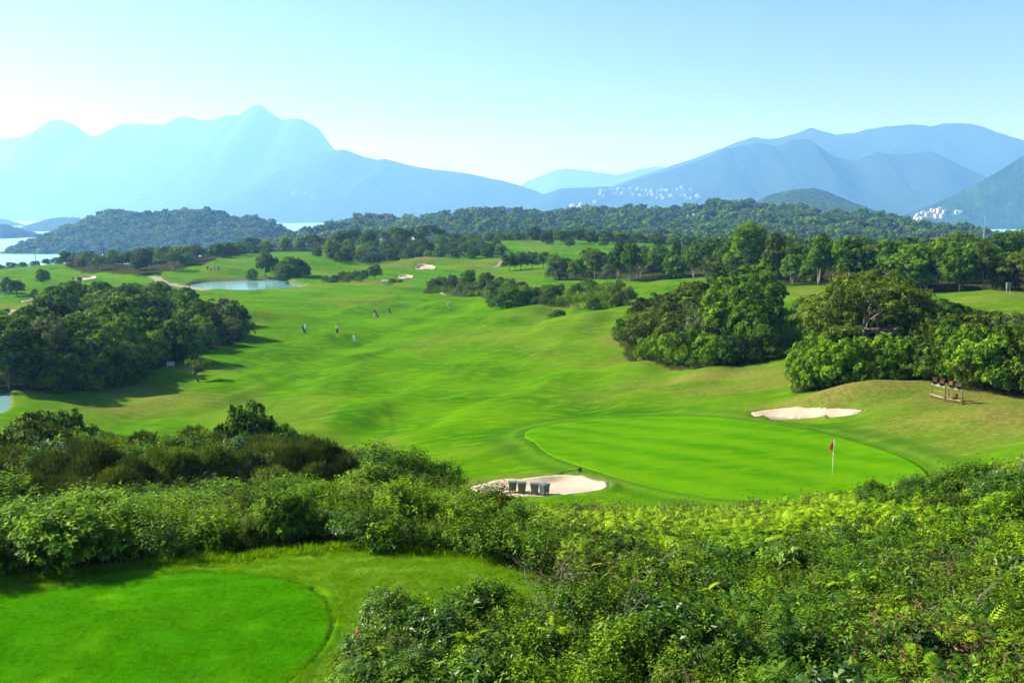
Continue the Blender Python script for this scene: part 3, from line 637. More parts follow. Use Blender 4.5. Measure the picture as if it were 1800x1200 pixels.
for s, mt in ((31,'leaf_mid'),(32,'leaf_lime'),(33,'leaf_olive'),(34,'leaf_grey'),(35,'leaf_dark'),(36,'leaf_brown')):
    add_tree('bushy', lambda g: lobes_round(g, 4, 2.5, 13, .12), mt, 4, 2.5, 30, 28, .17, s, tr=.10, h0=.3, stems=3, tuftr=.30)
g_ = np.random.default_rng(77)
add_tree('open', lambda g: [(g.normal() * .6, g.normal() * .6, 1.45 + g.uniform(0, .95), .36, .36, .28) for _ in range(18)], 'leaf_olive', 2.6, 1.4, 16, 12, .13, 77, tr=.11, h0=.4, tuftr=.4)
add_tree('hero', lambda g: lobes_layer(g, 8.4, 7.4, 64, .66), 'leaf_olive', 8.4, 7.4, 30, 30, .22, 91, tr=.30, h0=.40, bark='bark_pale', stems=3, tuftr=.30, squash=.6, bias=.8)
add_tree('heroround', lambda g: lobes_round(g, 8.2, 4.2, 26, .2), 'leaf_mid', 8.2, 4.2, 34, 28, .24, 92, tr=.26, h0=.4, tuftr=.28)

# ------------------------------------------------------------------ placing trees as things
ORD = 'first second third fourth fifth sixth seventh eighth ninth tenth eleventh twelfth thirteenth fourteenth fifteenth sixteenth seventeenth eighteenth nineteenth'.split()
TENS = {2: 'twenty', 3: 'thirty', 4: 'forty', 5: 'fifty', 6: 'sixty', 7: 'seventy', 8: 'eighty', 9: 'ninety'}
def ordinal(i):
    if i <= 19: return ORD[i-1]
    t, r = divmod(i, 10)
    return TENS[t][:-1] + 'ieth' if r == 0 else TENS[t] + '-' + ORD[r-1]
COLW = {'leaf_dark': 'dark green', 'leaf_mid': 'green', 'leaf_lime': 'light green', 'leaf_olive': 'olive', 'leaf_grey': 'grey-green', 'leaf_brown': 'brownish', 'leaf_gloss': 'glossy green', 'leaf_gold': 'golden'}
KINDW = {'round': 'round tree', 'spread': 'spreading tree', 'tall': 'tall tree', 'bushy': 'bush', 'open': 'small tree', 'hero': 'spreading tree', 'heroround': 'round tree'}
def tree(kind, var, x, y, h, wmul=1.0, rz=None, z=None, name=None):
    L = TREES[kind]; cm, tm, H_, Wd = L[var % len(L)]
    nm = name or {'bushy': 'bush', 'round': 'round_tree', 'spread': 'spreading_tree', 'tall': 'tall_tree', 'open': 'small_tree', 'hero': 'spreading_tree', 'heroround': 'round_tree'}[kind]
    o = empty(nm, (x, y, (gz(x, y) if z is None else z) - 0.05), random.uniform(0, 6.28) if rz is None else rz); s = h / H_
    o.scale = (s * wmul, s * wmul, s)
    obj('crown', cm, o); obj('trunk', tm, o)
    o['category'] = 'bush' if kind == 'bushy' else 'tree'; o['_look'] = COLW[cm.materials[0].name] + ' ' + KINDW[kind]
    return o
def label_row(objs, where, group):
    """label a stand of things by kind and count from the left"""
    by = {}
    for o in objs: by.setdefault(o['_look'], []).append(o)
    for look, L in by.items():
        L.sort(key=lambda o: o.location.x / o.location.y)
        for i, o in enumerate(L):
            o['label'] = (look + ' ' + where) if len(L) == 1 else f'{ordinal(i+1)} {look} from left {where}'
            o['group'] = group
    for o in objs: del o['_look']
def poisson(poly, dmin, n, seed, dfun=None):
    g = np.random.default_rng(seed); p = np.array(poly); lo, hi = p.min(0), p.max(0); out = []
    for _ in range(n * 60):
        q = lo + g.random(2) * (hi - lo)
        if not inpoly(poly, np.array([q[0]]), np.array([q[1]]))[0]: continue
        d = dmin * (dfun(q) if dfun else 1)
        if all((q[0] - r[0]) ** 2 + (q[1] - r[1]) ** 2 > d * d for r in out): out.append(q)
        if len(out) >= n: break
    return out
def in_view(x, y, m=60):
    dy = y * CP; u = 900 + x / (y * 1.0) * FPX
    return -m < u < 1800 + m
def stand(poly, dmin, n, kinds, seed, hfun, where, group, dfun=None, extra=(), view=True):
    g = np.random.default_rng(seed); L = list(extra)
    for x, y in poisson(poly, dmin, n, seed, dfun):
        if view and not in_view(x, y, 60 + 6000 / y * 3): continue
        kd = kinds[int(g.integers(len(kinds)))]; h = hfun(x, y) * g.uniform(.82, 1.2)
        L.append(tree(kd, int(g.integers(99)), x, y, h, g.uniform(.9, 1.15)))
    label_row(L, where, group); return L
def px_of(x, y): return 900 + x / y * FPX
def T(kind, var, u, Y, h, w=1.0): return tree(kind, var, at_Y(u, 600, Y)[0], Y, h, w)
# left grove
ex = [T('round',2,170,110,6.6,1.25), T('round',3,60,112,6.4,1.3), T('bushy',0,205,113,4.4,1.2), T('bushy',1,140,107,3.6,1.2), T('bushy',0,92,105,3.8,1.2), T('round',3,330,176,5.6,1.0), T('bushy',2,408,156,3.4), T('bushy',4,385,150,3.6), T('bushy',0,420,160,2.8), T('bushy',1,350,141,4.2), T('bushy',4,300,131,4.2),
      T('bushy',1,265,124,4.6), T('bushy',2,225,116,4.4), T('bushy',4,190,111,4.2), T('bushy',2,110,105,4.0), T('bushy',4,70,104,4.2), T('bushy',3,40,104,3.6)]
stand(G_LEFT, 5.2, 78, ['round','round','bushy','bushy','round'], 101, lambda x, y: 4.7 + 2.3 * sstep(330, 220, px_of(x, y)) * sstep(230, 150, y), 'in dark grove left of fairway', 'trees of the left grove', None, ex)
# grove right of the putting green
ex = [T('hero',0,1522,87.4,8.7,.86), T('round',2,1490,95.5,5.9,1.3), T('round',0,1535,97.3,6.1,1.3), T('bushy',4,1500,90.4,4.5,1.3), T('bushy',4,1560,91.2,4.4,1.3), T('bushy',0,1465,92.0,4.6,1.2), T('round',2,1650,93.0,5.3,1.5), T('round',0,1585,95.1,5.8,1.4), T('round',4,1462,88.2,5.0,.9), T('bushy',2,1700,80.2,4.8,1.4), T('bushy',3,1760,80.0,4.7,1.4), T('bushy',5,1740,86.2,4.4,1.5), T('bushy',2,1800,80.5,4.8,1.5),
      T('bushy',1,1418,80.7,3.4,.85), T('bushy',0,1445,79.6,3.6), T('bushy',1,1480,78.5,4.0), T('bushy',4,1520,78.3,3.4), T('bushy',1,1545,78.7,3.7), T('bushy',0,1580,77.6,3.5), T('bushy',4,1620,77.1,3.5), T('bushy',2,1655,76.8,4.2), T('bushy',0,1690,74.6,4.2),
      T('bushy',1,1725,72.9,4.5), T('bushy',0,1765,71.9,4.7), T('bushy',2,1800,71.5,4.9), T('bushy',0,1425,83.9,3.4), T('bushy',4,1612,83.8,4.3), T('bushy',1,1740,98.2,3.6,1.8), T('bushy',1,1780,95.8,3.5,1.8), T('bushy',2,1850,75.2,5.0,1.4), T('bushy',3,1900,77.0,5.2,1.4)]
label_row(ex, 'in the grove behind the wooden rack', 'plants of the grove behind the rack')
# round grove in the middle right
ex = [T('heroround',0,1295,112,8.6,1.0), T('round',0,1340,118,7.0,.95), T('spread',1,1330,125,6.8,.85), T('spread',0,1220,124,6.6,.9), T('bushy',2,1185,118,4.8,1.1), T('bushy',3,1240,112,5.2,1.0), T('bushy',2,1150,124,4.2,1.1), T('bushy',5,1215,116,4.8,.9),
      T('bushy',2,1115,119,3.4,1.0), T('bushy',1,1145,112,3.0), T('bushy',1,1180,108,3.4), T('bushy',4,1210,107,3.8), T('bushy',1,1245,104.5,3.2), T('round',2,1330,108,6.4,1.1), T('bushy',4,1290,103.5,3.4), T('bushy',4,1340,104,3.8),
      T('round',2,1280,130,7.6,1.2), T('round',4,1320,134,7.6,1.2), T('bushy',2,1165,136,4.0,1.1), T('bushy',5,1130,138,3.4,1.1), T('bushy',4,1100,122,3.2)]
label_row(ex, 'in the rounded grove beside the brown slope', 'plants of the rounded grove')
# tree line along the far right fairway
def hline(x, y):
    u = px_of(x, y); return 6.7 + 1.6 * math.exp(-((u - 1310) / 60) ** 2) + 0.5 * sstep(1650, 1780, u) - 0.6 * math.exp(-((u - 1610) / 60) ** 2) - 1.4 * sstep(1120, 990, u)
ex = [T('tall',1,1310,218,12.2,1.3), T('tall',0,1105,256,9.8,.95), T('tall',3,1085,258,9.2,.9), T('tall',0,1435,190,9.4,.95), T('tall',1,1490,186,8.8,1.1), T('spread',2,1600,174,8.0,1.05), T('tall',2,1360,208,10.0,1.0), T('spread',1,1240,238,8.4), T('round',2,1680,168,7.6,1.1)]
front = [T(['round','round','tall','bushy','spread'][i % 5], i, 975 + 34 * i + random.uniform(-8, 8), float(np.interp(975 + 34 * i, [975,1100,1200,1290,1400,1500,1620,1720,1850], [288,266,250,220,197,187,174,166,160])), [6.8, 6.4, 7.8, 4.6, 6.6][i % 5]) for i in range(26)]
stand(G_LINE, 6.6, 165, ['round','round','tall','round','spread','bushy'], 103, hline, 'in the wood behind right fairway', 'trees of the wood behind the right fairway', lambda q: 0.9 if q[1] < 240 else 1.15, ex + front)
# wood around the pond, dark trees behind, copse at the pond
ex = [T('round',4,235,372,4.8), T('round',3,335,366,5.0)]
stand(G_POND, 7.6, 62, ['round','spread','round','bushy'], 104, lambda x, y: 5.6, 'in the wood left of the pond', 'trees of the wood left of the pond', None, ex)
stand(G_BACK, 8.5, 46, ['round','round','spread'], 105, lambda x, y: 8.6 - 2.6 * math.exp(-((px_of(x, y) - 530) / 60) ** 2), 'in tree row behind pond meadow', 'trees of the dark row behind the pond')
label_row([T('round',2,470,325,8.2,.85), T('bushy',4,515,316,6.8,1.15), T('bushy',0,500,320,6.0,1.1), T('bushy',4,530,318,5.6,1.1), T('round',4,485,326,6.6,.9), T('bushy',4,447,322,3.4), T('bushy',0,541,318,2.8), T('bushy',4,508,305,1.4)], 'in the copse on the pond bank', 'copse on the pond bank')
label_row([T('round',3,586,388,8.0,1.0), T('bushy',4,612,384,5.2), T('bushy',0,560,392,4.0)], 'at the left end of the scrub hill', 'plants at the end of the scrub hill')
# scrub hill, bush strip, bush ridge, far left trees
stand(G_SCRUB, 6.0, 100, ['bushy'], 106, lambda x, y: 4.2, 'on the scrub hill below the pavilion', 'bushes on the scrub hill')
label_row([T('bushy',v,u,Y,h,1.15) for v, u, Y, h in ((3,575,302,1.8),(4,590,300,2.4),(2,604,304,2.8),(0,618,302,2.6),(3,630,306,2.9),(4,643,304,3.0),(1,610,297,1.5),(1,632,297,1.6),(2,692,292,1.8),(4,705,294,1.5))] + [T('round',0,661,303,4.6,1.15)], 'in the low bush strip right of the pond', 'bush strip by the pond')
ex = [T('bushy',0,895,185,4.2,1.2), T('bushy',1,915,186,4.0,1.1), T('bushy',4,935,187,3.6,1.0), T('bushy',4,875,196,4.2,1.1), T('round',2,850,232,4.8,1.1), T('bushy',2,825,243,3.4,1.1), T('bushy',4,985,158,1.8), T('bushy',1,975,159,2.0,1.2)]
stand(G_RIDGE, 5.0, 44, ['bushy'], 107, lambda x, y: 2.6 + 1.0 * sstep(960, 860, px_of(x, y)), 'on the bush ridge across the fairway', 'bushes on the ridge across the fairway', None, ex)
label_row([T('round',0,82,300,5.4,.95), T('round',2,35,268,4.4,1.1), T('bushy',4,18,272,4.6,.7), T('bushy',4,66,270,1.6), T('bushy',0,60,266,1.2)], 'on the far left fairway', 'lone trees of the far left fairway')
label_row([T(['bushy','round'][i % 2],i, u, Y, 3.4, 1.5) for i, (u, Y) in enumerate(((-15,430),(8,432),(28,436),(48,440),(70,446),(90,448),(108,450),(126,452),(142,452),(158,440),(172,430),(184,424)))], 'in the low tree row above the bay', 'low trees above the bay')
label_row([T('round',i * 2, u, Y, h, 1.1) for i, (u, Y, h) in enumerate(((895,338,6.0),(915,342,6.2),(935,346,6.4),(955,342,6.0),(972,336,5.6),(905,352,5.6)))], 'in the clump right of the sandy track', 'tree clump right of the track')
label_row([T(['round','spread','bushy'][i % 3], i, u, Y, h, 1.1) for i, (u, Y, h) in enumerate(((770,500,5),(800,505,5.5),(830,505,5),(860,500,6),(905,500,6),(960,470,6.0),(985,455,7.5),(1010,470,6.5),(1035,480,6),(1000,440,5),(1060,470,6.5),(1090,455,6),(1020,510,7),(1120,470,6),(1150,480,6.5),(1060,430,5),(880,480,4.6),(940,520,7),(1180,460,6)))], 'behind the high meadow in the middle', 'trees behind the high meadow')
t_ = T('open', 0, 347, *(lambda p: (p[1],))(ground(347, 671)), 2.7, 1.1); t_['label'] = 'small gnarled open tree standing alone on the left slope'; del t_['_look']

# ------------------------------------------------------------------ scattered masses (ground cover, far woods)
def scatter_group(name, coll):
    ng = bpy.data.node_groups.new(name, 'GeometryNodeTree')
    ng.interface.new_socket('Geometry', in_out='INPUT', socket_type='NodeSocketGeometry'); ng.interface.new_socket('Geometry', in_out='OUTPUT', socket_type='NodeSocketGeometry')
    gi, go = ng.nodes.new('NodeGroupInput'), ng.nodes.new('NodeGroupOutput'); ci = ng.nodes.new('GeometryNodeCollectionInfo'); ci.inputs[0].default_value = coll
    ci.inputs['Separate Children'].default_value = True; ci.inputs['Reset Children'].default_value = True
    ip = ng.nodes.new('GeometryNodeInstanceOnPoints'); ip.inputs['Pick Instance'].default_value = True
    def na(n, t):
        a = ng.nodes.new('GeometryNodeInputNamedAttribute'); a.data_type = t; a.inputs[0].default_value = n; return a.outputs[0]
    L = ng.links.new
    L(gi.outputs[0], ip.inputs['Points']); L(ci.outputs[0], ip.inputs['Instance']); L(na('pick', 'INT'), ip.inputs['Instance Index'])
    L(na('turn', 'FLOAT_VECTOR'), ip.inputs['Rotation']); L(na('size', 'FLOAT_VECTOR'), ip.inputs['Scale']); L(ip.outputs[0], go.inputs[0]); return ng
def scatter(name, protos, P, turn, size, pick, label):
    coll = bpy.data.collections.new(name + '_sources')
    for i, me in enumerate(protos): coll.objects.link(bpy.data.objects.new(f'{name}_source_{chr(97 + i)}', me))
    n = len(P); me = bpy.data.meshes.new(name); me.vertices.add(n); me.vertices.foreach_set('co', np.ascontiguousarray(P, np.float32).ravel())
    size = np.asarray(size, float); size = np.repeat(size[:, None], 3, 1) if size.ndim == 1 else size
    a = me.attributes.new('turn', 'FLOAT_VECTOR', 'POINT'); a.data.foreach_set('vector', np.ascontiguousarray(turn, np.float32).ravel())
    a = me.attributes.new('size', 'FLOAT_VECTOR', 'POINT'); a.data.foreach_set('vector', np.ascontiguousarray(size, np.float32).ravel())
    a = me.attributes.new('pick', 'INT', 'POINT'); a.data.foreach_set('value', np.ascontiguousarray(pick, np.int32))
    me.update(); o = obj(name, me); md = o.modifiers.new('scatter', 'NODES'); md.node_group = scatter_group(name, coll)
    tag(o, label, None, None, 'stuff'); return o
def zturn(n, g, tilt=0.0): return np.stack([g.normal(0, tilt, n), g.normal(0, tilt, n), g.uniform(0, 6.28, n)], -1)
# far woods: tree puffs over the nearer hills and the hollow before them
PUFF = []
for s, mt in ((1,'leaf_dark'),(2,'leaf_mid'),(3,'leaf_lime'),(4,'leaf_olive'),(5,'leaf_mid'),(6,'leaf_grey')):
    g = np.random.default_rng(400 + s); PUFF.append(crown('puff', lobes_round(g, 7, 4.2, 9, .05), M[mt], 10, 12, 1.1, g, tuftr=.34))
def wood_points(Hm, n, seed, ymax_t=None, zmin=3.0):
    S, y, z = Hm; g = np.random.default_rng(seed); r, c = S.shape
    i = g.integers(0, int(r * .80), n * 3); j = g.integers(0, c - 1, n * 3); fu, fv = g.random(n * 3), g.random(n * 3)
    def L(A): return (A[i, j] * (1-fu) + A[i, j+1] * fu) * (1-fv) + (A[i+1, j] * (1-fu) + A[i+1, j+1] * fu) * fv
    P = np.stack([L(S), L(y), L(z)], -1); P = P[P[:, 2] > zmin][:n]; return P, g
def wpick(P, g):
    v = np.clip(fbm(P[:, 0] / 45, P[:, 1] / 60, 91, 3) * 1.9 - .45 + g.normal(0, .16, len(P)), 0, .999); return np.array([0, 0, 4, 1, 1, 3, 2, 5])[(v * 8).astype(int)]
for lab, Hm, n, sc in (('woodland canopy covering the long low hill range', H_RNG, 9500, 1.25), ('woodland canopy covering the wooded headland', H_HEAD, 4200, .95)):
    P, g = wood_points(Hm, n, n); P[:, 2] -= 5.4; m = len(P)
    scatter('forest', PUFF, P, zturn(m, g), sc * np.clip(g.lognormal(-.18, .32, m), .4, 1.7), wpick(P, g), lab)
g = np.random.default_rng(55); n = 5200
a = g.uniform(-.36, .60, n * 2); y = g.uniform(470, 860, n * 2); x = a * y; u_ = px_of(x, y); z = H(x, y)
k = (z > 6) & (y > np.interp(u_, [200,420,560,640,760,1000,1200,1600,1900], [520,560,575,560,540,520,500,470,450])); P = np.stack([x, y, z - .8], -1)[k][:n]; m = len(P)
scatter('forest', PUFF, P, zturn(m, g), g.uniform(.5, .95, m), g.choice(6, m, p=[.26,.27,.10,.14,.16,.07]), 'low woodland filling the hollow behind the golf course')

# ------------------------------------------------------------------ near thicket: shrubs as things
def stems_mesh(name, n, h, w, mat, g, r=.018):
    b = MB()
    for i in range(n):
        a = g.uniform(0, 6.28); e = Vector((math.cos(a) * w * g.uniform(.2, .9), math.sin(a) * w * g.uniform(.2, .9), h * g.uniform(.55, .95))); m_ = e * .5 + Vector((g.normal() * .1, g.normal() * .1, .1 * h))
        b.tube([(g.normal() * .06, g.normal() * .06, -.3), m_ * .5, m_, e], [r, r * .8, r * .6, r * .25], 4)
        for q in range(2): d = Vector(rdir(1, g)[0]) * .3 * h; d.z = abs(d.z); b.tube([m_, m_ + d], [r * .4, r * .12], 3)
    return b.mesh(name, mat, True)
def sprig_foliage(name, mat, n_sprig, per, H_, Wd, size, aspect, g, up=.35, lean=.5, slen=.42, flat=1.0, fill=.25):
    """leafy shoots standing out of a rounded, uneven body"""
    Ps, Ds, Ns, Ts = [], [], [], []
    lob = [(g.uniform(-.5, .5) * Wd, g.uniform(-.5, .5) * Wd, H_ * g.uniform(.30, .62), Wd * g.uniform(.38, .62), Wd * g.uniform(.38, .62), H_ * g.uniform(.30, .42)) for _ in range(7)]
    for s in range(n_sprig):
        c = lob[int(g.integers(len(lob)))]; d = rdir(1, g)[0]; d[2] = abs(d[2]) if g.random() < .8 else d[2]
        k = g.uniform(.45, .85) if g.random() < fill else g.uniform(.85, 1.05)
        p0 = np.array(c[:3]) + d * np.array(c[3:]) * k
        ax = unit(d * lean + np.array((0, 0, up)) + g.normal(size=3) * .25); L = slen * g.uniform(.5, 1.3); tt = g.uniform(.15, .85)
        f = np.linspace(.05, 1, per); side = unit(np.cross(ax, rdir(1, g)[0])); oth = np.cross(ax, side); ph = np.arange(per) * 2.4 + g.uniform(0, 6)
        rdl = np.cos(ph)[:, None] * side + np.sin(ph)[:, None] * oth
        Ps.append(p0 + ax * (f * L)[:, None]); Ds.append(unit(rdl * flat + ax * .55 + np.array((0, 0, -.12)))); Ns.append(unit(ax * .8 - rdl * .3 + np.array((0, 0, .5)) + g.normal(size=(per, 3)) * .35)); Ts.append(tt + f * .18 - .1 + g.normal(0, .08, per))
    P, D, N_, T = map(np.concatenate, (Ps, Ds, Ns, Ts))
    return leaf_mesh(name, P, D, N_, size * g.uniform(.7, 1.3, len(P)), T, M[mat], aspect)
def heath_foliage(name, mat, n, H_, Wd, g, ln=.19):
    lob = [(g.uniform(-.6, .6) * Wd, g.uniform(-.6, .6) * Wd, H_ * g.uniform(.30, .55), Wd * g.uniform(.35, .6), Wd * g.uniform(.35, .6), H_ * g.uniform(.3, .45)) for _ in range(8)]
    c = np.array(lob)[g.integers(0, len(lob), n)]; d = rdir(n, g); d[:, 2] = np.where(g.random(n) < .85, np.abs(d[:, 2]), d[:, 2]); P = c[:, :3] + d * c[:, 3:] * g.uniform(.70, 1.0, n)[:, None]
    D = unit(d * 1.0 + np.array((0, 0, .45)) + g.normal(size=(n, 3)) * .45); clump = vnoise(P[:, 0] * 2.2 + 9, P[:, 1] * 2.2 + P[:, 2] * 2.2, int(g.integers(99)))
    return leaf_mesh(name, P, D, unit(d + np.array((0, 0, .5)) + g.normal(size=(n, 3)) * .5), ln * g.uniform(.6, 1.4, n), .15 + .65 * clump + g.normal(0, .1, n), M[mat], .13, .02, .05)
SHR = {}
def add_shrub(kind, fol, n_st, H_, Wd, g, word, cat='shrub', mat='bark'): SHR.setdefault(kind, []).append((fol, stems_mesh('stem', n_st, H_ * .9, Wd * .7, M[mat], g), H_, Wd, word, cat))
for s, mt, sz, asp, wd in ((1,'leaf_gloss',.15,.42,'glossy dark green shrub'),(2,'leaf_lime',.13,.38,'bright green leafy shrub'),(3,'leaf_mid',.14,.5,'dense green shrub'),(4,'leaf_dark',.13,.45,'dark small-leaved shrub'),(5,'leaf_grey',.11,.5,'grey-green shrub'),(6,'leaf_lime',.17,.30,'long-leaved light green shrub'),(7,'leaf_olive',.11,.45,'olive twiggy shrub'),(8,'leaf_gloss',.22,.34,'large-leaved dark shrub')):
    g = np.random.default_rng(600 + s); add_shrub('leafy', sprig_foliage('foliage', mt, 560, 11, 2.0, 1.15, sz, asp, g), 9, 2.0, 1.15, g, wd)
for s, mt in ((1,'leaf_brown'),(2,'leaf_brown'),(3,'leaf_olive')):
    g = np.random.default_rng(640 + s); add_shrub('heath', heath_foliage('foliage', mt, 17000, 2.2, 1.5, g), 8, 2.2, 1.5, g, 'feathery brown bush' if mt == 'leaf_brown' else 'feathery olive bush', 'bush')
def bare(g, H_, Wd):
    b = MB()
    def grow(p, d, L, r, k):
        q = p + d * L + Vector((g.normal(), g.normal(), g.normal())) * L * .08; b.tube([p, p.lerp(q, .5) + Vector(rdir(1, g)[0]) * L * .05, q], [r, r * .8, r * .6], 4, cap=False)
        if k:
            for _ in range(3 if k > 1 else 4): grow(q if g.random() < .6 else p.lerp(q, .6), (d + Vector(rdir(1, g)[0]) * .75 + Vector((0, 0, .1))).normalized(), L * g.uniform(.55, .85), r * .6, k - 1)
    for _ in range(7): a = g.uniform(0, 6.28); grow(Vector((0, 0, -.2)), Vector((math.cos(a) * .7, math.sin(a) * .7, g.uniform(.7, 1.2))).normalized(), H_ * .42, .028, 3)
    return b.mesh('branches', M['twig_grey'], True)
def shrub(kind, var, x, y, h, w=1.0, sink=.1):
    L = SHR[kind]; fol, st, H_, Wd, word, cat = L[var % len(L)]
    o = empty({'heath': 'heath_bush'}.get(kind, 'shrub'), (x, y, gz(x, y) - sink), random.uniform(0, 6.28)); s = h / H_; o.scale = (s * w, s * w, s)
    obj('foliage', fol, o); obj('stem', st, o); o['category'] = cat; o['_look'] = word; return o
g = np.random.default_rng(9)
# hedge behind the tee: a front row with its feet on the lawn edge, two rows behind
FE = np.array([(-16,19.8),(-11.6,21.2),(-9,22.6),(-6.5,23.3),(-4.3,23.6),(-1.4,23.2),(.6,23.0)])
rowf = []
for i, x in enumerate(np.arange(-15.5, .8, .98)):
    y = float(np.interp(x, FE[:, 0], FE[:, 1])) + 1.15 + g.uniform(-.3, .45); rowf.append(shrub('leafy', [2,3,0,1,3,2,5,1,3,6][i % 10], x + g.uniform(-.2, .2), y, g.uniform(.8, 1.75), g.uniform(.75, 1.3)))
label_row(rowf, 'in front of hedge on lawn edge', 'front row of the hedge behind the tee')
rowm = [shrub('leafy', int(g.integers(8)), x + g.uniform(-.4, .4), float(np.interp(x, FE[:, 0], FE[:, 1])) + 2.9 + g.uniform(-.3, .5), g.uniform(.9, 1.85), g.uniform(1.0, 1.6)) for x in np.arange(-17, 0, 1.25)]
rowm += [shrub('leafy', int(g.integers(8)), x + g.uniform(-.5, .5), float(np.interp(x, FE[:, 0], FE[:, 1])) + 5.3 + g.uniform(-.6, .8), g.uniform(.8, 1.75), g.uniform(1.1, 1.8)) for x in np.arange(-19, -1, 1.6)]
rowm += [shrub('leafy', int(g.integers(8)), x + g.uniform(-.5, .5), 31 + g.uniform(-.8, .9), g.uniform(.8, 1.7), g.uniform(1.2, 1.9)) for x in np.arange(-19, -1, 1.9)]
label_row(rowm, 'inside hedge behind the tee lawn', 'inner rows of the hedge behind the tee')
heath = []
for u, v, h, k in ((20,860,2.4,0),(80,850,2.2,1),(120,815,2.6,0),(170,795,2.6,2),(60,800,2.2,1),(200,835,2.2,0),(245,790,2.6,1),(290,775,2.7,0),(330,800,2.4,2),(345,770,2.6,1),(270,830,2.2,0),(325,845,2.0,2),(385,835,2.0,2),(150,850,2.2,1),(430,790,2.4,0),(470,800,2.6,0),
                   (505,790,2.8,1),(540,785,2.8,0),(570,790,2.6,1),(600,800,2.6,0),(625,805,2.2,1),(520,830,2.4,0),(560,835,2.2,1),(480,840,2.2,0),(600,840,2.0,1),(20,815,2.4,1),(-60,830,2.6,0),(-120,850,2.6,1),(230,865,1.8,1),(110,875,1.8,0)):
    x = 0; Y = float(np.interp(v, [770, 875], [46, 33])); p = at_Y(u, 600, Y); hv = random.uniform(.70, 1.25); heath.append(shrub('heath', k, p[0], Y, h * hv, 1.0 + .15 * random.random()))
label_row(heath, 'in the brown band above the hedge', 'feathery bushes above the hedge')
back = [shrub('leafy', kk, at_Y(uu, 600, YY)[0], YY, hh, 1.2) for kk, uu, YY, hh in ((3,40,38,1.9),(7,110,40,2.1),(3,215,42,2.2),(4,260,38,1.8),(3,310,41,2.2),(7,372,42,2.1),(3,455,43,2.2),(4,500,39,1.8),(3,585,41,2.1),(7,620,38,1.8),(3,150,44,2.3),(4,340,36,1.6))]
for u, Y, h, k, w in ((30,55,2.0,1,1.2),(70,57,3.0,1,1.3),(120,55,2.6,2,1.3),(40,50,2.6,2,1.2),(100,50,2.4,1,1.2),(160,52,2.2,6,1.2),(0,47,1.9,3,1.1),(190,56,1.9,2,1.2),(-60,52,2,2,1.3),(-120,50,2.4,1,1.3),(425,51,2.6,0,1.05),(400,50,2.1,3,1.0),(450,51.5,2.2,0,1.0),(510,52,1.9,3,1.1),(535,51,1.6,0,1.0),
                      (385,40,1.5,4,1.0),(360,38,1.5,4,1.1),(420,37,1.3,4,1.0),(470,36,1.4,6,1.0),(660,41,2.2,3,1.1),(690,40,2.6,3,1.1),(720,40,2.4,6,1.1),(755,40,2.0,3,1.0),(700,36,1.9,3,1.2),(650,36,1.9,5,1.1),(760,35,1.7,6,1.1),(800,34,.9,2,1.3),(720,31,1.2,3,1.3),(800,30,1.1,2,1.3),(840,32,.8,5,1.2),(690,45,1.4,4,1.0)):
    back.append(shrub('leafy', k, at_Y(u, 600, Y)[0], Y, h, w))
label_row(back, 'between hedge and fairway', 'shrubs between hedge and fairway')
tall_ = [T('bushy', v, u, Y, h, w) for v, u, Y, h, w in ((1,48,49,4.0,.85),(0,85,50,4.4,.9),(1,120,51,3.6,.9),(2,50,46,3.8,.9),(0,150,49,3.0,.9),(1,100,46,3.0,.9),(1,-70,49,3.2,.9),(2,0,44,2.3,.9),(4,190,50,2.4,.9),(0,425,50,4.3,.62),(0,455,50.5,3.8,.6),(4,400,49.5,3.4,.6),(0,505,51,3.3,.62),(4,535,51,2.9,.6))]
for o in tall_: o['_look'] = 'tall ' + o['_look']
label_row(tall_, 'behind the brown bushes', 'tall bushes behind the brown band')
bm_ = bare(np.random.default_rng(5), 2.0, 1.6)
for u, Y, s, l in ((235,46,1.7,'left bare grey branching shrub above the brown bushes'),(290,46,1.6,'right bare grey branching shrub above the brown bushes')):
    x = at_Y(u, 600, Y)[0]; o = empty('bare_shrub', (x, Y, gz(x, Y)), u); o.scale = (s * 1.3, s * 1.3, s); obj('branches', bm_, o); tag(o, l, 'shrub', 'bare shrubs above the hedge')
# the flowering bush at the corner of the lawn, and shrubs standing in the ferns
corner = [shrub('leafy', k, x, y, h, w) for k, x, y, h, w in ((0,-2.3,17.7,1.10,.85),(3,-1.6,17.0,.95,1.0),(0,-1.0,17.4,.85,1.0),(2,-.35,18.0,1.15,.75),(3,-.6,17.0,.8,1.0),(2,.2,17.4,.9,.9),(4,-2.0,16.2,.9,1.0),(0,-1.2,16.0,.85,1.0),(3,-.2,16.2,.8,1.0),(5,.7,16.8,.85,.95),(3,-2.0,15.2,.85,1.0),(2,-1.0,15.0,.8,1.0),(5,.1,15.0,.85,1.0),(3,1.0,15.9,.85,.95),(7,-1.5,16.6,1.0,.9),(7,-.1,15.6,.9,.9),(7,-2.4,15.8,.9,.9))]
label_row(corner, 'in flowering bush at lawn corner', 'flowering bush at the lawn corner')
fl = MB()
for k in range(9):
    a = 6.28 * k / 9; fl.ball((.028 * math.cos(a), .028 * math.sin(a), .006 * (k % 2)), (.014, .014, .008), 0, 5, 3)
fl.ball((0, 0, .008), (.02, .02, .012), 0, 6, 3); fm = [fl.mesh('flower', M['flower_pink'], True), fl.mesh('flower', M['flower_orange'], True)]
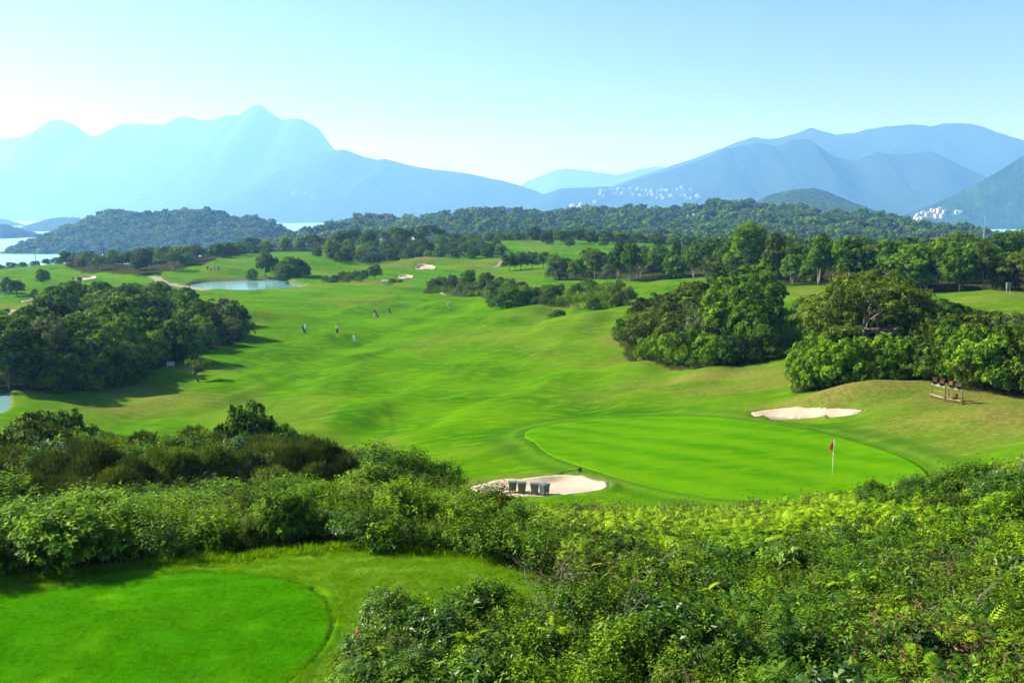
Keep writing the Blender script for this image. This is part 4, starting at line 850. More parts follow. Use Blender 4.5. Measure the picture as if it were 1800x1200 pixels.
for i, (u, v, Y, c) in enumerate(((728,1178,16.0,0),(746,1160,16.3,0),(762,1139,16.5,0),(748,1186,15.9,1),(882,1112,17.0,1),(684,1146,16.6,1),(700,1104,17.3,1),(631,1110,17.6,0),(906,1142,16.6,1),(983,1143,16.3,1),(653,1068,18.2,1),(1105,982,22.0,1))):
    p = at_Y(u, v, Y); o = obj('flower', fm[c], None, p); o.scale = (1.9,) * 3; o.rotation_euler = (.5, .2, i); tag(o, f'{["pink", "orange"][c]} flower, {ordinal(i+1)} of the small blossoms at lawn corner', 'flower', 'blossoms of the corner bush')
inf = []
for k, u, Y, h, w in ((3,1600,30,1.2,1.2),(0,1660,31,1.4,1.2),(3,1720,30,1.5,1.2),(4,1770,29,1.4,1.2),(0,1800,28,1.5,1.2),(3,1560,33,1.2,1.1),(3,1520,36,1.0,1.2),(0,1630,35,1.3,1.2),(3,1700,34,1.1,1.2),(4,1740,33,1.2,1.1),(1,1790,25,1.5,1.0),(0,1850,27,1.5,1.2),(4,1880,30,1.6,1.2),(6,1680,27,1.2,1.2),(1,1700,23,1.1,1.1),(3,1620,24,1.0,1.1),
                      (1,1780,20,1.1,1.0),(3,1440,36,.9,1.2),(6,1340,38,.9,1.1),(0,1220,32,1.0,.7),(3,1290,41,.9,1.2),(6,1250,42.5,.9,1.2),(3,1160,28,.9,1.1),(0,1060,26,1.0,1.0),(2,1010,24,.9,.9),(3,1120,22,.9,1.0),(6,1240,22,.9,1.1),(2,1350,21,.9,1.0),(3,1480,22,.9,1.1),(6,1540,26,1.0,1.1),
                      (2,1200,17.5,.9,.9),(3,1320,17,.8,1.0),(1,1420,18,.8,.9),(3,1560,18.5,1.0,.9),(1,1640,17.5,1.0,.9),(2,1740,17,1.0,1.0),(5,1700,15.5,.9,.9),(1,1800,15.5,1.0,.9),(3,1100,18.5,.9,.9),(6,980,27,1.0,1.1),(3,940,31,1.0,1.1),(6,900,35,1.0,1.0),(4,1380,26,.9,1.0),(0,1500,29.5,.9,1.0),(6,1020,33,.9,1.0)):
    inf.append(shrub('leafy', k, at_Y(u, 600, Y)[0], Y, h, w))
label_row(inf, 'standing in the fern slope', 'shrubs standing among the ferns')

# ------------------------------------------------------------------ ferns, twigs and undergrowth as ground cover
def frond(g, L, w, npair, az, el, droop):
    """arching midrib with paired leaflets"""
    f = np.linspace(0, 1, npair + 1)[1:]; e = el - droop * f; h = np.array((math.cos(az), math.sin(az), 0)); sd = np.array((-math.sin(az), math.cos(az), 0))
    step = np.stack([np.cos(e)[:, None] * h + np.sin(e)[:, None] * np.array((0, 0, 1.0))], 0)[0] * (L / npair); P = np.cumsum(step, 0); ax = unit(step)
    prof = np.sin(np.pi * np.clip(f * .86 + .12, 0, 1)) ** .8; nn = unit(np.cross(ax, sd)) * -1
    nn = np.where(nn[:, 2:3] < 0, -nn, nn); Ps, Ds, Ns, S = [], [], [], []
    for k in (-1, 1): Ps.append(P); Ds.append(sd * k + ax * .55 + np.array((0, 0, -.22))); Ns.append(nn + g.normal(size=P.shape) * .12); S.append(w * prof * g.uniform(.9, 1.1, npair))
    Ps.append(P[-1:]); Ds.append(ax[-1:]); Ns.append(nn[-1:]); S.append(np.array([w * .4]))
    return np.concatenate(Ps), np.concatenate(Ds), np.concatenate(Ns), np.concatenate(S)
def fern_mesh(mat, g, n, L, w, npair, el=(.7, 1.3), dr=(1.2, 2.0), asp=.26, stalk=0.0):
    Ps, Ds, Ns, Ss, Ts = [], [], [], [], []
    for i in range(n):
        P, D, N_, S = frond(g, L * g.uniform(.6, 1.2), w * g.uniform(.8, 1.2), npair, 6.28 * i / n + g.uniform(-.4, .4), g.uniform(*el), g.uniform(*dr)); off = np.array((g.normal() * .12, g.normal() * .12, g.uniform(0, stalk) if stalk else 0))
        Ps.append(P + off); Ds.append(D); Ns.append(N_); Ss.append(S); Ts.append(np.full(len(P), g.uniform(.25, .85)) + g.normal(0, .06, len(P)))
    return leaf_mesh('fern', *map(np.concatenate, (Ps, Ds, Ns)), np.concatenate(Ss), np.concatenate(Ts), M[mat], asp, .03, .10)
g = np.random.default_rng(21)
FERN = [fern_mesh('fern', g, 13, .46, .15, 10, stalk=.55, asp=.34) for _ in range(4)] + [fern_mesh('fern_deep', g, 11, .55, .16, 11, stalk=.5, asp=.30) for _ in range(2)] + [fern_mesh('fern_deep', g, 8, 1.0, .18, 22, (.9, 1.4), (1.0, 1.7), .16)]
def twigs(g):
    b = MB()
    for _ in range(16):
        a = g.uniform(0, 6.28); e = Vector((math.cos(a) * .8, math.sin(a) * .8, g.uniform(.1, .9))) * g.uniform(.5, 1.1); b.tube([(g.normal() * .15, g.normal() * .15, 0), e * .5 + Vector((0, 0, .15)), e], [.009, .007, .003], 3, cap=False)
        for _ in range(3): d = Vector(rdir(1, g)[0]) * .3; b.tube([e * .6, e * .6 + d], [.005, .002], 3, cap=False)
    return b.mesh('twig', M['twig_grey'])
TW = [twigs(g) for _ in range(2)]
def dead(g):
    n = 320; P = g.normal(size=(n, 3)) * np.array((.45, .45, .22)) + np.array((0, 0, .45)); return leaf_mesh('dead_leaf', P, rdir(n, g) + np.array((0, 0, -.5)), rdir(n, g), .075 * g.uniform(.6, 1.4, n), g.uniform(.1, .9, n), M['dead_leaf'], .35)
DL = [dead(g)]
def tangle(g, mat, size): return sprig_foliage('tangle', mat, 90, 9, .9, .55, size, .42, g, slen=.3)
UG = [tangle(g, 'leaf_mid', .085), tangle(g, 'leaf_lime', .08), tangle(g, 'leaf_dark', .08), tangle(g, 'leaf_gloss', .10), tangle(g, 'leaf_olive', .07), tangle(g, 'leaf_gloss', .17)]
def spots(poly, n, seed):
    g = np.random.default_rng(seed); p = np.array(poly); lo, hi = p.min(0), p.max(0); q = lo + g.random((n * 8, 2)) * (hi - lo)
    k = inpoly(poly, q[:, 0], q[:, 1]); q = q[k]; u = px_of(q[:, 0], q[:, 1]); q = q[(u > -500) & (u < 2300)][:n]; return q, g
q, g = spots(G_FERN, 15000, 31); y = q[:, 1]; patch = fbm(q[:, 0] / 3.2, q[:, 1] / 3.2, 61, 3); up = sstep(22, 30, y)
keep = g.random(len(q)) < np.clip(.40 + .55 * up + (patch - .5) * 1.8, .08, 1); q = q[keep]; up, patch, y = up[keep], patch[keep], y[keep]; m = len(q)
pk = np.where(g.random(m) < .22 + .70 * up, g.integers(0, 4, m), np.where(g.random(m) < .94, 4 + g.integers(0, 2, m), 6))
lift = (.35 - .25 * sstep(38, 45, y)) * fbm(q[:, 0] / 1.6, q[:, 1] / 1.6, 62, 2) + (.25 - .15 * sstep(38, 45, y)) * g.random(m)
P = np.stack([q[:, 0], q[:, 1], H(q[:, 0], q[:, 1]) + lift], -1)
scatter('ferns', FERN, P, zturn(m, g, .25), g.uniform(.45, 1.0, m), pk, 'thick mass of yellow-green ferns covering the slope')
q, g = spots(G_FERN, 4200, 32); y = q[:, 1]; k = g.random(len(q)) < np.clip(.95 - .85 * sstep(20, 31, y), .10, 1); q = q[k]; m = len(q)
P = np.stack([q[:, 0], q[:, 1], H(q[:, 0], q[:, 1]) - .15 + .25 * g.random(m)], -1)
scatter('undergrowth', UG, P, zturn(m, g, .2), g.uniform(.6, 1.1, m), g.choice(6, m, p=[.17,.10,.33,.14,.14,.12]), 'tangled leafy undergrowth between the ferns')
q, g = spots(G_HEDGE, 2600, 33); m = len(q); P = np.stack([q[:, 0], q[:, 1], H(q[:, 0], q[:, 1]) - .1], -1)
scatter('undergrowth', UG, P, zturn(m, g, .2), g.uniform(.7, 1.3, m), g.choice(5, m, p=[.25,.2,.25,.12,.18]), 'tangled undergrowth filling the hedge behind the tee')
q, g = spots(G_FERN, 520, 34); pt = fbm(q[:, 0] / 2.2, q[:, 1] / 2.2, 71, 2); q = q[pt > .5]; m = len(q); P = np.stack([q[:, 0], q[:, 1], H(q[:, 0], q[:, 1]) + .35], -1)
scatter('dead_twigs', TW + DL, P, zturn(m, g, .3), g.uniform(.7, 1.3, m), g.choice(3, m, p=[.22,.22,.56]), 'dry grey twigs and withered leaves in the thicket')
# weeds and seedlings along thicket edges further out
q_ = []
for poly, n, s in ((G_NEAR, 500, 1), (G_MID, 420, 2), (G_LEFT, 600, 3), (G_RIDGE, 420, 4)):
    qq, g = spots(poly, n, 80 + s); q_.append(qq)
q = np.concatenate(q_); m = len(q); P = np.stack([q[:, 0], q[:, 1], H(q[:, 0], q[:, 1]) - .1], -1)
scatter('undergrowth', UG, P, zturn(m, g, .2), g.uniform(1.0, 2.2, m), g.choice(5, m, p=[.3,.2,.25,.1,.15]), 'low undergrowth on the floor of the groves')
# turf blades on the lawn close by
def turf(g, n, side, h, w, mat):
    P = np.stack([g.normal(0, side * .6, n), g.normal(0, side * .6, n), np.zeros(n)], -1); D = unit(np.stack([g.normal(0, .9, n), g.normal(0, .9, n), np.ones(n)], -1))
    return leaf_mesh('turf', P, D, rdir(n, g) * .6 + np.array((0, 0, 1.0)), h * g.uniform(.5, 1.4, n), np.clip(g.normal(0, .14, n) + .1 + .8 * vnoise(P[:, 0] * 11 + 50, P[:, 1] * 11 + 50, int(g.integers(99))), 0, 1), M[mat], w, .0, .1)
g = np.random.default_rng(70); TF = [turf(g, 1500, .3, .024, .28, 'grass') for _ in range(2)] + [turf(g, 1100, .3, .042, .14, 'grass_rough') for _ in range(2)] + [turf(g, 160, .12, .11, .09, 'grass_rough'), turf(g, 120, .10, .07, .10, 'leaf_dark')]
xs, ys = np.meshgrid(np.arange(-17, 4, .42), np.arange(12, 25.5, .42)); x = (xs + g.uniform(-.2, .2, xs.shape)).ravel(); y = (ys + g.uniform(-.2, .2, ys.shape)).ravel()
k = ~(inpoly(G_HEDGE, x, y) | inpoly(G_FERN, x, y)); x, y = x[k], y[k]; f = TEE.f(x, y); m = len(x)
pk = np.where(f < .985, g.integers(0, 2, m), 2 + g.integers(0, 2, m)); z = H(x, y) + np.where(f < .985, .02, 0); e = .05
dzx = (H(x + e, y) - H(x - e, y)) / (2 * e); dzy = (H(x, y + e) - H(x, y - e)) / (2 * e)
tz = g.uniform(0, 6.28, m); P1 = np.stack([x, y, z], -1); T1 = np.stack([np.arctan(dzy) * 0, -np.arctan(dzx) * 0, tz], -1); S1 = np.ones(m)
th = np.linspace(-math.pi, math.pi, 420); ex_, ey_ = TEE.edge(th, 1.0); kk = (ey_ > 12) & (ex_ > -17); ex_, ey_ = ex_[kk], ey_[kk]; ex_ = ex_ + g.normal(0, .03, len(ex_)); m2 = len(ex_)
P1 = np.concatenate([P1, np.stack([ex_, ey_, H(ex_, ey_) - .01], -1)]); T1 = np.concatenate([T1, zturn(m2, g, .1)]); S1 = np.concatenate([S1, g.uniform(.4, .9, m2)]); pk = np.concatenate([pk, np.full(m2, 5)])  # dark-leaved tufts on the tee rim add to the painted crease shade
hx = np.concatenate([np.linspace(-16, .6, 260), g.uniform(-2.6, 1.0, 60)]); hy = np.concatenate([np.interp(np.linspace(-16, .6, 260), FE[:, 0], FE[:, 1]) + g.normal(-.15, .18, 260), np.interp(hx[260:], [-2.6,-2.3,0,1.0], [16.6,17.5,18.0,19.8]) + g.normal(0, .15, 60)]); m3 = len(hx)
P1 = np.concatenate([P1, np.stack([hx, hy, H(hx, hy)], -1)]); T1 = np.concatenate([T1, zturn(m3, g, .15)]); S1 = np.concatenate([S1, g.uniform(.7, 1.8, m3)]); pk = np.concatenate([pk, np.full(m3, 4)])
scatter('grass', TF, P1, T1, S1, pk, 'short mown grass blades of the tee lawn')

# ------------------------------------------------------------------ furniture of the golf course
def cloth_mat(name, c):
    m, nt, b, out = new_mat(name); b.inputs['Base Color'].default_value = c4(c); b.inputs['Roughness'].default_value = .8; tr = nt.nodes.new('ShaderNodeBsdfTranslucent'); tr.inputs['Color'].default_value = c4(c)
    mx = nd(nt, 'ShaderNodeMixShader', {0: .5}); nt.links.new(b.outputs[0], mx.inputs[1]); nt.links.new(tr.outputs[0], mx.inputs[2]); nt.links.new(mx.outputs[0], out.inputs['Surface']); return m
M['white_paint'] = plain('white_paint', (.80,.80,.78), .5, var=.06); M['pink_cloth'] = cloth_mat('pink_cloth', (.85,.06,.16)); M['yellow_cloth'] = cloth_mat('yellow_cloth', (.85,.62,.03))
M['bin_green'] = plain('bin_green', (.050,.085,.062), .45, var=.15); M['bin_top'] = plain('bin_top', (.10,.135,.11), .45, var=.15); M['black'] = plain('black_rubber', (.015,.015,.017), .6); M['steel'] = plain('steel', (.45,.46,.47), .35, .8)
M['timber'] = plain('timber', (.16,.115,.07), .85, var=.4, scale=9); M['timber_top'] = plain('timber_weathered', (.36,.33,.27), .85, var=.3, scale=9); M['rust'] = plain('rusty_brown', (.17,.055,.030), .8, var=.5, scale=10); M['brown_box'] = plain('dark_brown_board', (.060,.036,.020), .8, var=.4, scale=10)
M['wall_white'] = plain('wall_white', (.52,.51,.49), .8, var=.08, scale=1.0); M['wall_pink'] = plain('wall_pink', (.62,.45,.40), .8, var=.1, scale=1.0); M['wall_cream'] = plain('wall_cream', (.66,.58,.42), .8, var=.1, scale=1.0); M['roof_red'] = plain('roof_red', (.30,.10,.06), .8, var=.3, scale=2.0); M['roof_grey'] = plain('roof_grey', (.16,.17,.18), .8, var=.2, scale=2.0)
M['glass_dark'] = plain('window_glass', (.03,.04,.05), .15, var=.1, spec=.6); M['orange_roof'] = plain('orange_roof', (.55,.28,.07), .8, var=.2)
for k, c in (('skin', (.48,.29,.19)), ('hair', (.02,.015,.012)), ('shirt_blue', (.20,.42,.62)), ('shirt_white', (.75,.75,.74)), ('shirt_dark', (.03,.035,.05)), ('shirt_grey', (.42,.48,.52)), ('trouser_dark', (.025,.028,.035)), ('trouser_pale', (.62,.60,.54)), ('trouser_blue', (.22,.36,.50)), ('bag_dark', (.018,.022,.03)), ('bag_white', (.68,.70,.70)), ('shoe', (.5,.5,.5))): M[k] = plain(k, c, .75, var=.15)

def flagstick():
    x, y = ground(1463, 838); z = gz(x, y) + .025; r = empty('golf_flag', (x, y, z))
    b = MB(); b.tube([(0, 0, -.05), (0, 0, 1.0), (0.012, 0, 2.16)], [.016, .015, .013], 8); b.build('pole', M['white_paint'], r, True)
    def cloth(name, z0, pts, mat):
        n = 8; V, F = [], []
        for s in (-1, 1):
            for i, (px, zt, zb) in enumerate(pts):
                for q in range(5): t = q / 4; V.append((px, .035 * math.sin(i * 1.1 + t * 1.5) * min(1, i) + s * .003, z0 + zt + (zb - zt) * t))
        k = len(pts)
        for s in range(2):
            o = s * k * 5
            for i in range(k - 1):
                for q in range(4): f = (o+i*5+q, o+i*5+q+1, o+i*5+q+6, o+i*5+q+5); F.append(f if s else f[::-1])
        me = mesh_np(name, np.array(V), np.array(F), None, True, [mat]); return obj(name, me, r)
    cloth('flag', 2.16, [(.0,0,-.40),(-.07,-.14,-.62),(-.13,-.24,-.70),(-.19,-.32,-.62),(-.24,-.40,-.48)], M['pink_cloth'])
    cloth('pennant', 1.32, [(.0,.16,-.10),(-.05,.06,-.09),(-.10,-.0,-.07),(-.16,-.05,-.06)], M['yellow_cloth'])
    b = MB(); b.tube([(0, 0, -.04), (0, 0, .004)], [.06, .06], 14); b.build('cup', M['black'], r)
    tag(r, 'white flagstick with pink flag and small yellow pennant on putting green', 'flag')
flagstick()
def bin_meshes():
    m = {}
    b = MB(); b.box((0, 0, .36), (.42, .36, .40), 0, 0, .80); m['body'] = b.mesh('body', M['bin_green'])
    b = MB(); b.box((0, 0, .585), (.47, .41, .05)); b.box((0, 0, .62), (.38, .32, .02)); m['lid'] = b.mesh('lid', M['bin_top'])
    b = MB(); b.box((0, 0, .0), (.045, .045, .34), 0, 0, 1.1); m['leg'] = b.mesh('leg', M['bin_green'])
    b = MB(); b.box((0, 0, 0), (.30, .03, .03)); m['rail'] = b.mesh('rail', M['bin_green']); return m
BM_ = bin_meshes()
for u, v, rz, l in ((901,861,.05,'dark green tapered bin in bunker, leftmost of the four'),(917,864,.1,'dark green tapered bin in bunker, second from the left'),(940,868,-.1,'dark green tapered bin in bunker, third from the left'),(957,870,.75,'turned tapered bin at right end of the four in bunker')):
    Y = at_z(u, v, 34.25)[1]; x = at_Y(u, v, Y)[0]; r = empty('litter_bin', (x, Y, gz(x, Y) + .02), rz); r.scale = (1.12, 1.12, 1.12)
    for k in ('body', 'lid'): obj(k, BM_[k], r)
    for sx in (-.15, .15):
        for sy in (-.12, .12): obj('leg', BM_['leg'], r, (sx, sy, .12))
    obj('rail', BM_['rail'], r, (0, -.12, .10)); tag(r, l, 'bin', 'green bins in the front bunker')
def rake():
    a = ground(978, 834); c = ground(1019, 829); r = empty('bunker_rake', (c[0], c[1], gz(*c))); d = Vector((a[0] - c[0], a[1] - c[1], gz(*a) - gz(*c)))
    b = MB(); b.tube([(0, 0, .16), tuple(d * .5 + Vector((0, 0, .12))), tuple(d + Vector((0, 0, .04)))], [.022, .02, .018], 6); b.build('handle', M['black'], r)
    b = MB(); b.ball((0, 0, .15), (.13, .10, .13), 0, 10, 6); b.build('head', M['black'], r)
    for k in range(5):
        b = MB(); b.tube([(-.1 + .05 * k, 0, .12), (-.1 + .05 * k, -.02, .0)], [.008, .004], 4); b.build('tine', M['black'], r)
    tag(r, 'black rake lying on the grass above the front bunker', 'rake')
rake()
def rack(u0, v0, u1, v1, l):
    p0, p1 = ground(u0, v0), ground(u1, v1); d = Vector((p1[0] - p0[0], p1[1] - p0[1], 0)); L = d.length; r = empty('wooden_rack', (p0[0], p0[1], gz(*p0)), math.atan2(d.y, d.x)); dz = gz(*p1) - gz(*p0)
    h = .98
    for x, z in ((0, 0), (L, dz)):
        b = MB(); b.tube([(x, 0, z - .3), (x, 0, z + h)], [.05, .045], 8); b.tube([(x, 0, z + h + .002), (x, 0, z + h + .03)], [.055, .05], 8); b.build('post', M['timber'], r)
    for hh, t, mt, nm in ((h + .03, .07, 'timber_top', 'top_rail'), (.60, .05, 'timber', 'middle_rail')):
        b = MB(); b.tube([(.0, .0 if nm == 'top_rail' else .07, hh), (L, .0 if nm == 'top_rail' else .07, hh + dz)], [t * .6, t * .6], 6); b.build(nm, M[mt], r)
    b = MB(); b.box((L * .5, -.06, .27 + dz * .5), (L * .98, .10, .03), 0, 0); b.build('shelf', M['timber_top'], r)
    tag(r, l, 'rack', 'wooden racks by the grove'); return r, L, dz, h, math.atan2(d.y, d.x), p0
RK = [rack(1637, 699, 1660, 705, 'low wooden rail rack, left one of the pair'), rack(1666, 706, 1690, 711, 'low wooden rail rack with box on its shelf')]
def crate_meshes():
    b = MB(); b.box((0, .13, .24), (.34, .03, .48), 0, 0, .8); b.box((-.155, 0, .24), (.03, .26, .48), 0, 0, .85); b.box((.155, 0, .24), (.03, .26, .48), 0, 0, .85); b.box((0, 0, .015), (.28, .26, .03)); body = b.mesh('body', M['brown_box'])
    b = MB(); b.box((0, .0, .495), (.38, .32, .03)); top = b.mesh('lid', M['brown_box'])
    b = MB(); b.box((0, -.128, .33), (.30, .02, .26), 0, 0, .9); fr = b.mesh('front_panel', M['rust']); return body, top, fr
CM_ = crate_meshes()
for k, (ri, f, zz, rz, l) in enumerate(((0,.22,1.06,.9,'rusty brown box turned sideways on left rack, left one'),(0,.78,1.06,.8,'rusty brown box turned sideways on left rack, right one'),(1,.22,1.06,0,'dark brown box on right rack, left one'),(1,.80,1.06,.4,'dark brown box on right rack, right one'),(1,.48,.29,.05,'brown box on the lower shelf of right rack'))):
    r, L, dz, h, az, p0 = RK[ri]; x = p0[0] + math.cos(az) * L * f; y = p0[1] + math.sin(az) * L * f + (0 if zz > .5 else -.06); z = r.location.z + zz + dz * f
    o = empty('storage_box', (x, y, z), az + rz); obj('body', CM_[0], o); obj('lid', CM_[1], o); obj('front_panel', CM_[2], o); s = .92 if zz > .5 else .75; o.scale = (s, s, s); tag(o, l, 'box', 'brown boxes on the racks')

# ------------------------------------------------------------------ golfers and their trolleys
def skin_mesh(name, joints, edges, mat, parent, root=0, sub=1):
    me = bpy.data.meshes.new(name); me.from_pydata([j[0] for j in joints], edges, []); o = obj(name, me, parent, mat=mat)
    md = o.modifiers.new('skin', 'SKIN'); md.use_smooth_shade = True
    for i, j in enumerate(joints): sv = me.skin_vertices[0].data[i]; r = j[1]; sv.radius = r if hasattr(r, '__len__') else (r, r); sv.use_root = (i == root)
    o.modifiers.new('smooth', 'SUBSURF').levels = sub; o.modifiers['smooth'].render_levels = sub; return o
def person(x, y, rz, label, shirt, trouser, cap=None, bend=0.0, arms='down', stride=.12, z=None):
    r = empty('person', (x, y, gz(x, y) if z is None else z), rz); r.rotation_mode = 'XYZ'
    def P(px, py, pz):                                   # the figure faces -y; bend leans the trunk forward about the hips
        if pz > .92: a = -bend; yy, zz = py, pz - .92; py, pz = yy * math.cos(a) + zz * math.sin(a), .92 + zz * math.cos(a) - yy * math.sin(a)
        return (px, py, pz)
    J, E = [], []
    def j(p, rr, par=None):
        J.append((P(*p), rr)); 
        if par is not None: E.append((par, len(J) - 1))
        return len(J) - 1
    pel = j((0, 0, .94), (.15, .11)); ab = j((0, 0, 1.10), (.135, .10), pel); ch = j((0, .01, 1.30), (.165, .115), ab); nk0 = j((0, .01, 1.44), (.075, .065), ch); nk = j((0, 0, 1.50), .052, nk0)
    hd = j((0, -.02, 1.60), (.078, .092), nk); tp = j((0, -.01, 1.70), (.065, .078), hd); j((0, -.115, 1.595), .014, hd)
    ank, hands = [], []
    for s in (-1, 1):
        hp = j((s * .09, 0, .88), .095, pel); kn = j((s * .10, -.03 + s * stride * .4, .49), .062, hp); an = j((s * .11, s * stride, .09), .042, kn); j((s * .115, s * stride - .12, .035), .035, an); ank.append((hp, kn, an))
        sh = j((s * .19, .01, 1.40), .062, ch)
        el, wr = {'down': ((s * .245, .02, 1.12), (s * .24, -.06, .88)), 'push': ((s * .22, -.08, 1.14), (s * .16, -.34, 1.04)), 'club': ((s * .19, -.14, 1.16), (s * .05, -.34, .98)), 'hip': ((s * .30, .06, 1.14), (s * .20, -.04, .98))}[arms]
        e_ = j(el, .044, sh); w_ = j(wr, .030, e_); hn = j((wr[0], wr[1] - .05, wr[2] - .07), (.035, .022), w_)
        for q in range(4): j((wr[0] + (q - 1.5) * .018, wr[1] - .07, wr[2] - .15 + .01 * abs(q - 1.5)), .009, hn)
        j((wr[0] - s * .045, wr[1] - .06, wr[2] - .09), .010, hn); hands.append((sh, e_, w_))
    skin_mesh('body', J, E, M['skin'], r)
    def sub(name, ids, mat, add, extra=()):
        mp = {k: i for i, k in enumerate(ids)}; JJ = [(J[k][0], tuple((a + add) for a in (J[k][1] if hasattr(J[k][1], '__len__') else (J[k][1],) * 2))) for k in ids]
        EE = [(mp[a], mp[b]) for a, b in E if a in mp and b in mp]; return skin_mesh(name, JJ, EE, M[mat], r)
    sub('shirt', [ab, pel, ch, nk0] + [h for t in hands for h in t[:2]], shirt, .018); sub('trousers', [pel] + [k for t in ank for k in t], trouser, .020)
    for hp, kn, an in ank:
        p = J[an][0]; b = MB(); b.ball((p[0], p[1] - .06, .045), (.05, .14, .05), 0, 8, 5); b.build('shoe', M['shoe'], r, True)
    hp_ = J[hd][0]; b = MB(); b.ball((hp_[0], hp_[1] + .012, hp_[2] + .055), (.092, .105, .085), 0, 10, 6)
    if cap: b.box((hp_[0], hp_[1] - .13, hp_[2] + .05), (.13, .10, .015))
    b.build('cap' if cap else 'hair', M[cap or 'hair'], r, True)
    if arms == 'club':
        w = J[hands[0][2]][0]; b = MB(); b.tube([(0, w[1] - .04, w[2] + .02), (0, w[1] - .28, .06)], [.012, .008], 5); b.box((.03, w[1] - .29, .03), (.09, .03, .04)); b.build('golf_club', M['steel'], r)
    tag(r, label, 'person'); return r
def trolley(x, y, rz, label, bag, hood, z=None):
    r = empty('golf_trolley', (x, y, gz(x, y) if z is None else z), rz)
    for sx in (-.32, .32):
        V = []; b = MB(); n = 18; c = [(sx, .12 + .15 * math.cos(6.283 * k / n), .17 + .15 * math.sin(6.283 * k / n)) for k in range(n + 1)]; b.tube(c, .026, 6, cap=False)
        w = b.build('wheel', M['black'], r, True); b = MB(); b.tube([(sx - .02, .12, .17), (sx + .02, .12, .17)], [.04, .04], 8)
        for k in range(5): a = 6.283 * k / 5; b.tube([(sx, .12, .17), (sx, .12 + .14 * math.cos(a), .17 + .14 * math.sin(a))], .008, 4)
        b.build('spoke', M['steel'], w)
    b = MB(); c = [(0, -.50 + .09 * math.cos(6.283 * k / 14), .11 + .09 * math.sin(6.283 * k / 14)) for k in range(15)]; b.tube(c, .022, 6, cap=False); b.build('wheel', M['black'], r, True)
    b = MB(); b.tube([(-.32, .12, .17), (.32, .12, .17)], .014, 6); b.tube([(0, -.50, .11), (0, .12, .22), (0, .42, .78), (0, .62, 1.06)], .018, 6); b.tube([(0, .12, .22), (0, .02, .5)], .012, 5); b.build('frame', M['steel'], r, True)
    b = MB(); b.tube([(-.16, .62, 1.06), (.16, .62, 1.06)], .02, 6); b.build('handle', M['black'], r, True)
    b = MB(); b.tube([(0, -.34, .20), (0, -.22, .42), (0, -.06, .74), (0, .06, 1.0)], [.115, .135, .13, .145], 10); b.box((0, -.33, .45), (.20, .10, .26), 0, 0, .9, -.45); bg = b.build('bag', M[bag], r, True)
    b = MB(); b.tube([(0, .062, 1.005), (0, .09, 1.07)], [.15, .12], 10); b.ball((0, .13, 1.16), (.14, .13, .12), 0, 9, 5); b.build('hood', M[hood], r, True)
    for k in range(4): b = MB(); b.tube([((k - 1.5) * .05, .08, .98), ((k - 1.5) * .06, .17 + .02 * k, 1.24 + .03 * (k % 2))], .009, 4); b.ball(((k - 1.5) * .06, .17 + .02 * k, 1.26 + .03 * (k % 2)), (.03, .05, .03), 0, 6, 4); b.build('golf_club', M['steel'] if k % 2 else M['black'], r, True)
    tag(r, label, 'trolley', 'golf trolleys on the fairway'); return r
def gp(u, v): return ground(u, v)
person(*gp(538,585), -.9, 'golfer in light blue shirt pushing a dark trolley', 'shirt_blue', 'trouser_blue', None, .15, 'push')
trolley(*gp(533,586), 2.2, 'golf trolley with dark bag pushed by golfer in light blue', 'bag_dark', 'bag_dark')
person(*gp(593,588), .4, 'golfer in white shirt and dark trousers standing alone', 'shirt_white', 'trouser_dark', 'hair', 0, 'down', .05)
trolley(*gp(623,603), 1.2, 'golf trolley with white hood nearest to the camera', 'shirt_grey', 'bag_white')
person(*gp(658,558), .6, 'golfer in dark shirt and pale trousers beside dark trolley', 'shirt_dark', 'trouser_pale', 'hair', .1, 'hip')
trolley(*gp(662,558.5), 1.0, 'golf trolley with dark bag beside golfer in dark shirt', 'bag_dark', 'bag_dark')
trolley(*gp(684,551.5), 2.6, 'unattended dark golf trolley furthest up the fairway', 'bag_dark', 'bag_dark')
person(*gp(788,542), .9, 'golfer in pale shirt bending over the ball', 'shirt_grey', 'trouser_blue', 'bag_white', .55, 'club')
for u, v, s, t, l in ((365,476,'shirt_dark','trouser_dark','far golfer in dark clothes beyond pond, leftmost of four'),(371,476.5,'shirt_white','trouser_dark','far golfer in white shirt beyond the pond'),(377,476,'shirt_blue','trouser_dark','far golfer in blue shirt beyond the pond'),(384,477,'shirt_dark','trouser_dark','far golfer in dark clothes beyond pond, rightmost of four')):
    person(*gp(u, v), u, l, s, t)

# ------------------------------------------------------------------ huts, poles, small signs
def pavilion(u, Y, w, d, h, mats, label, name='pavilion', z=None):
    x = at_Y(u, 600, Y)[0]; r = empty(name, (x, Y, gz(x, Y) if z is None else z), .2)
    b = MB(); b.box((0, 0, h / 2 - .5), (w, d, h + 1)); b.build('wall', M[mats[0]], r)
    b = MB(); o_ = .45; hh = h * .55; V = [(-w/2-o_, -d/2-o_, h), (w/2+o_, -d/2-o_, h), (w/2+o_, d/2+o_, h), (-w/2-o_, d/2+o_, h), (-w*.18, 0, h + hh), (w*.18, 0, h + hh)]
    b.add(V, [(0,1,5,4),(1,2,5),(2,3,4,5),(3,0,4),(3,2,1,0)]); rf = b.build('roof', M[mats[1]], r); b = MB(); b.box((0, 0, h + hh + .05), (w * .4, .2, .12)); b.build('ridge_cap', M[mats[1]], rf)
    for k in (-1, 1):
        b = MB(); b.box((k * w * .28, -d / 2 - .015, h * .55), (w * .2, .05, h * .4)); b.build('window', M['glass_dark'], r)
    b = MB(); b.box((0, -d / 2 - .015, h * .38), (w * .18, .06, h * .75)); b.build('door', M['timber'], r); tag(r, label, 'hut'); return r
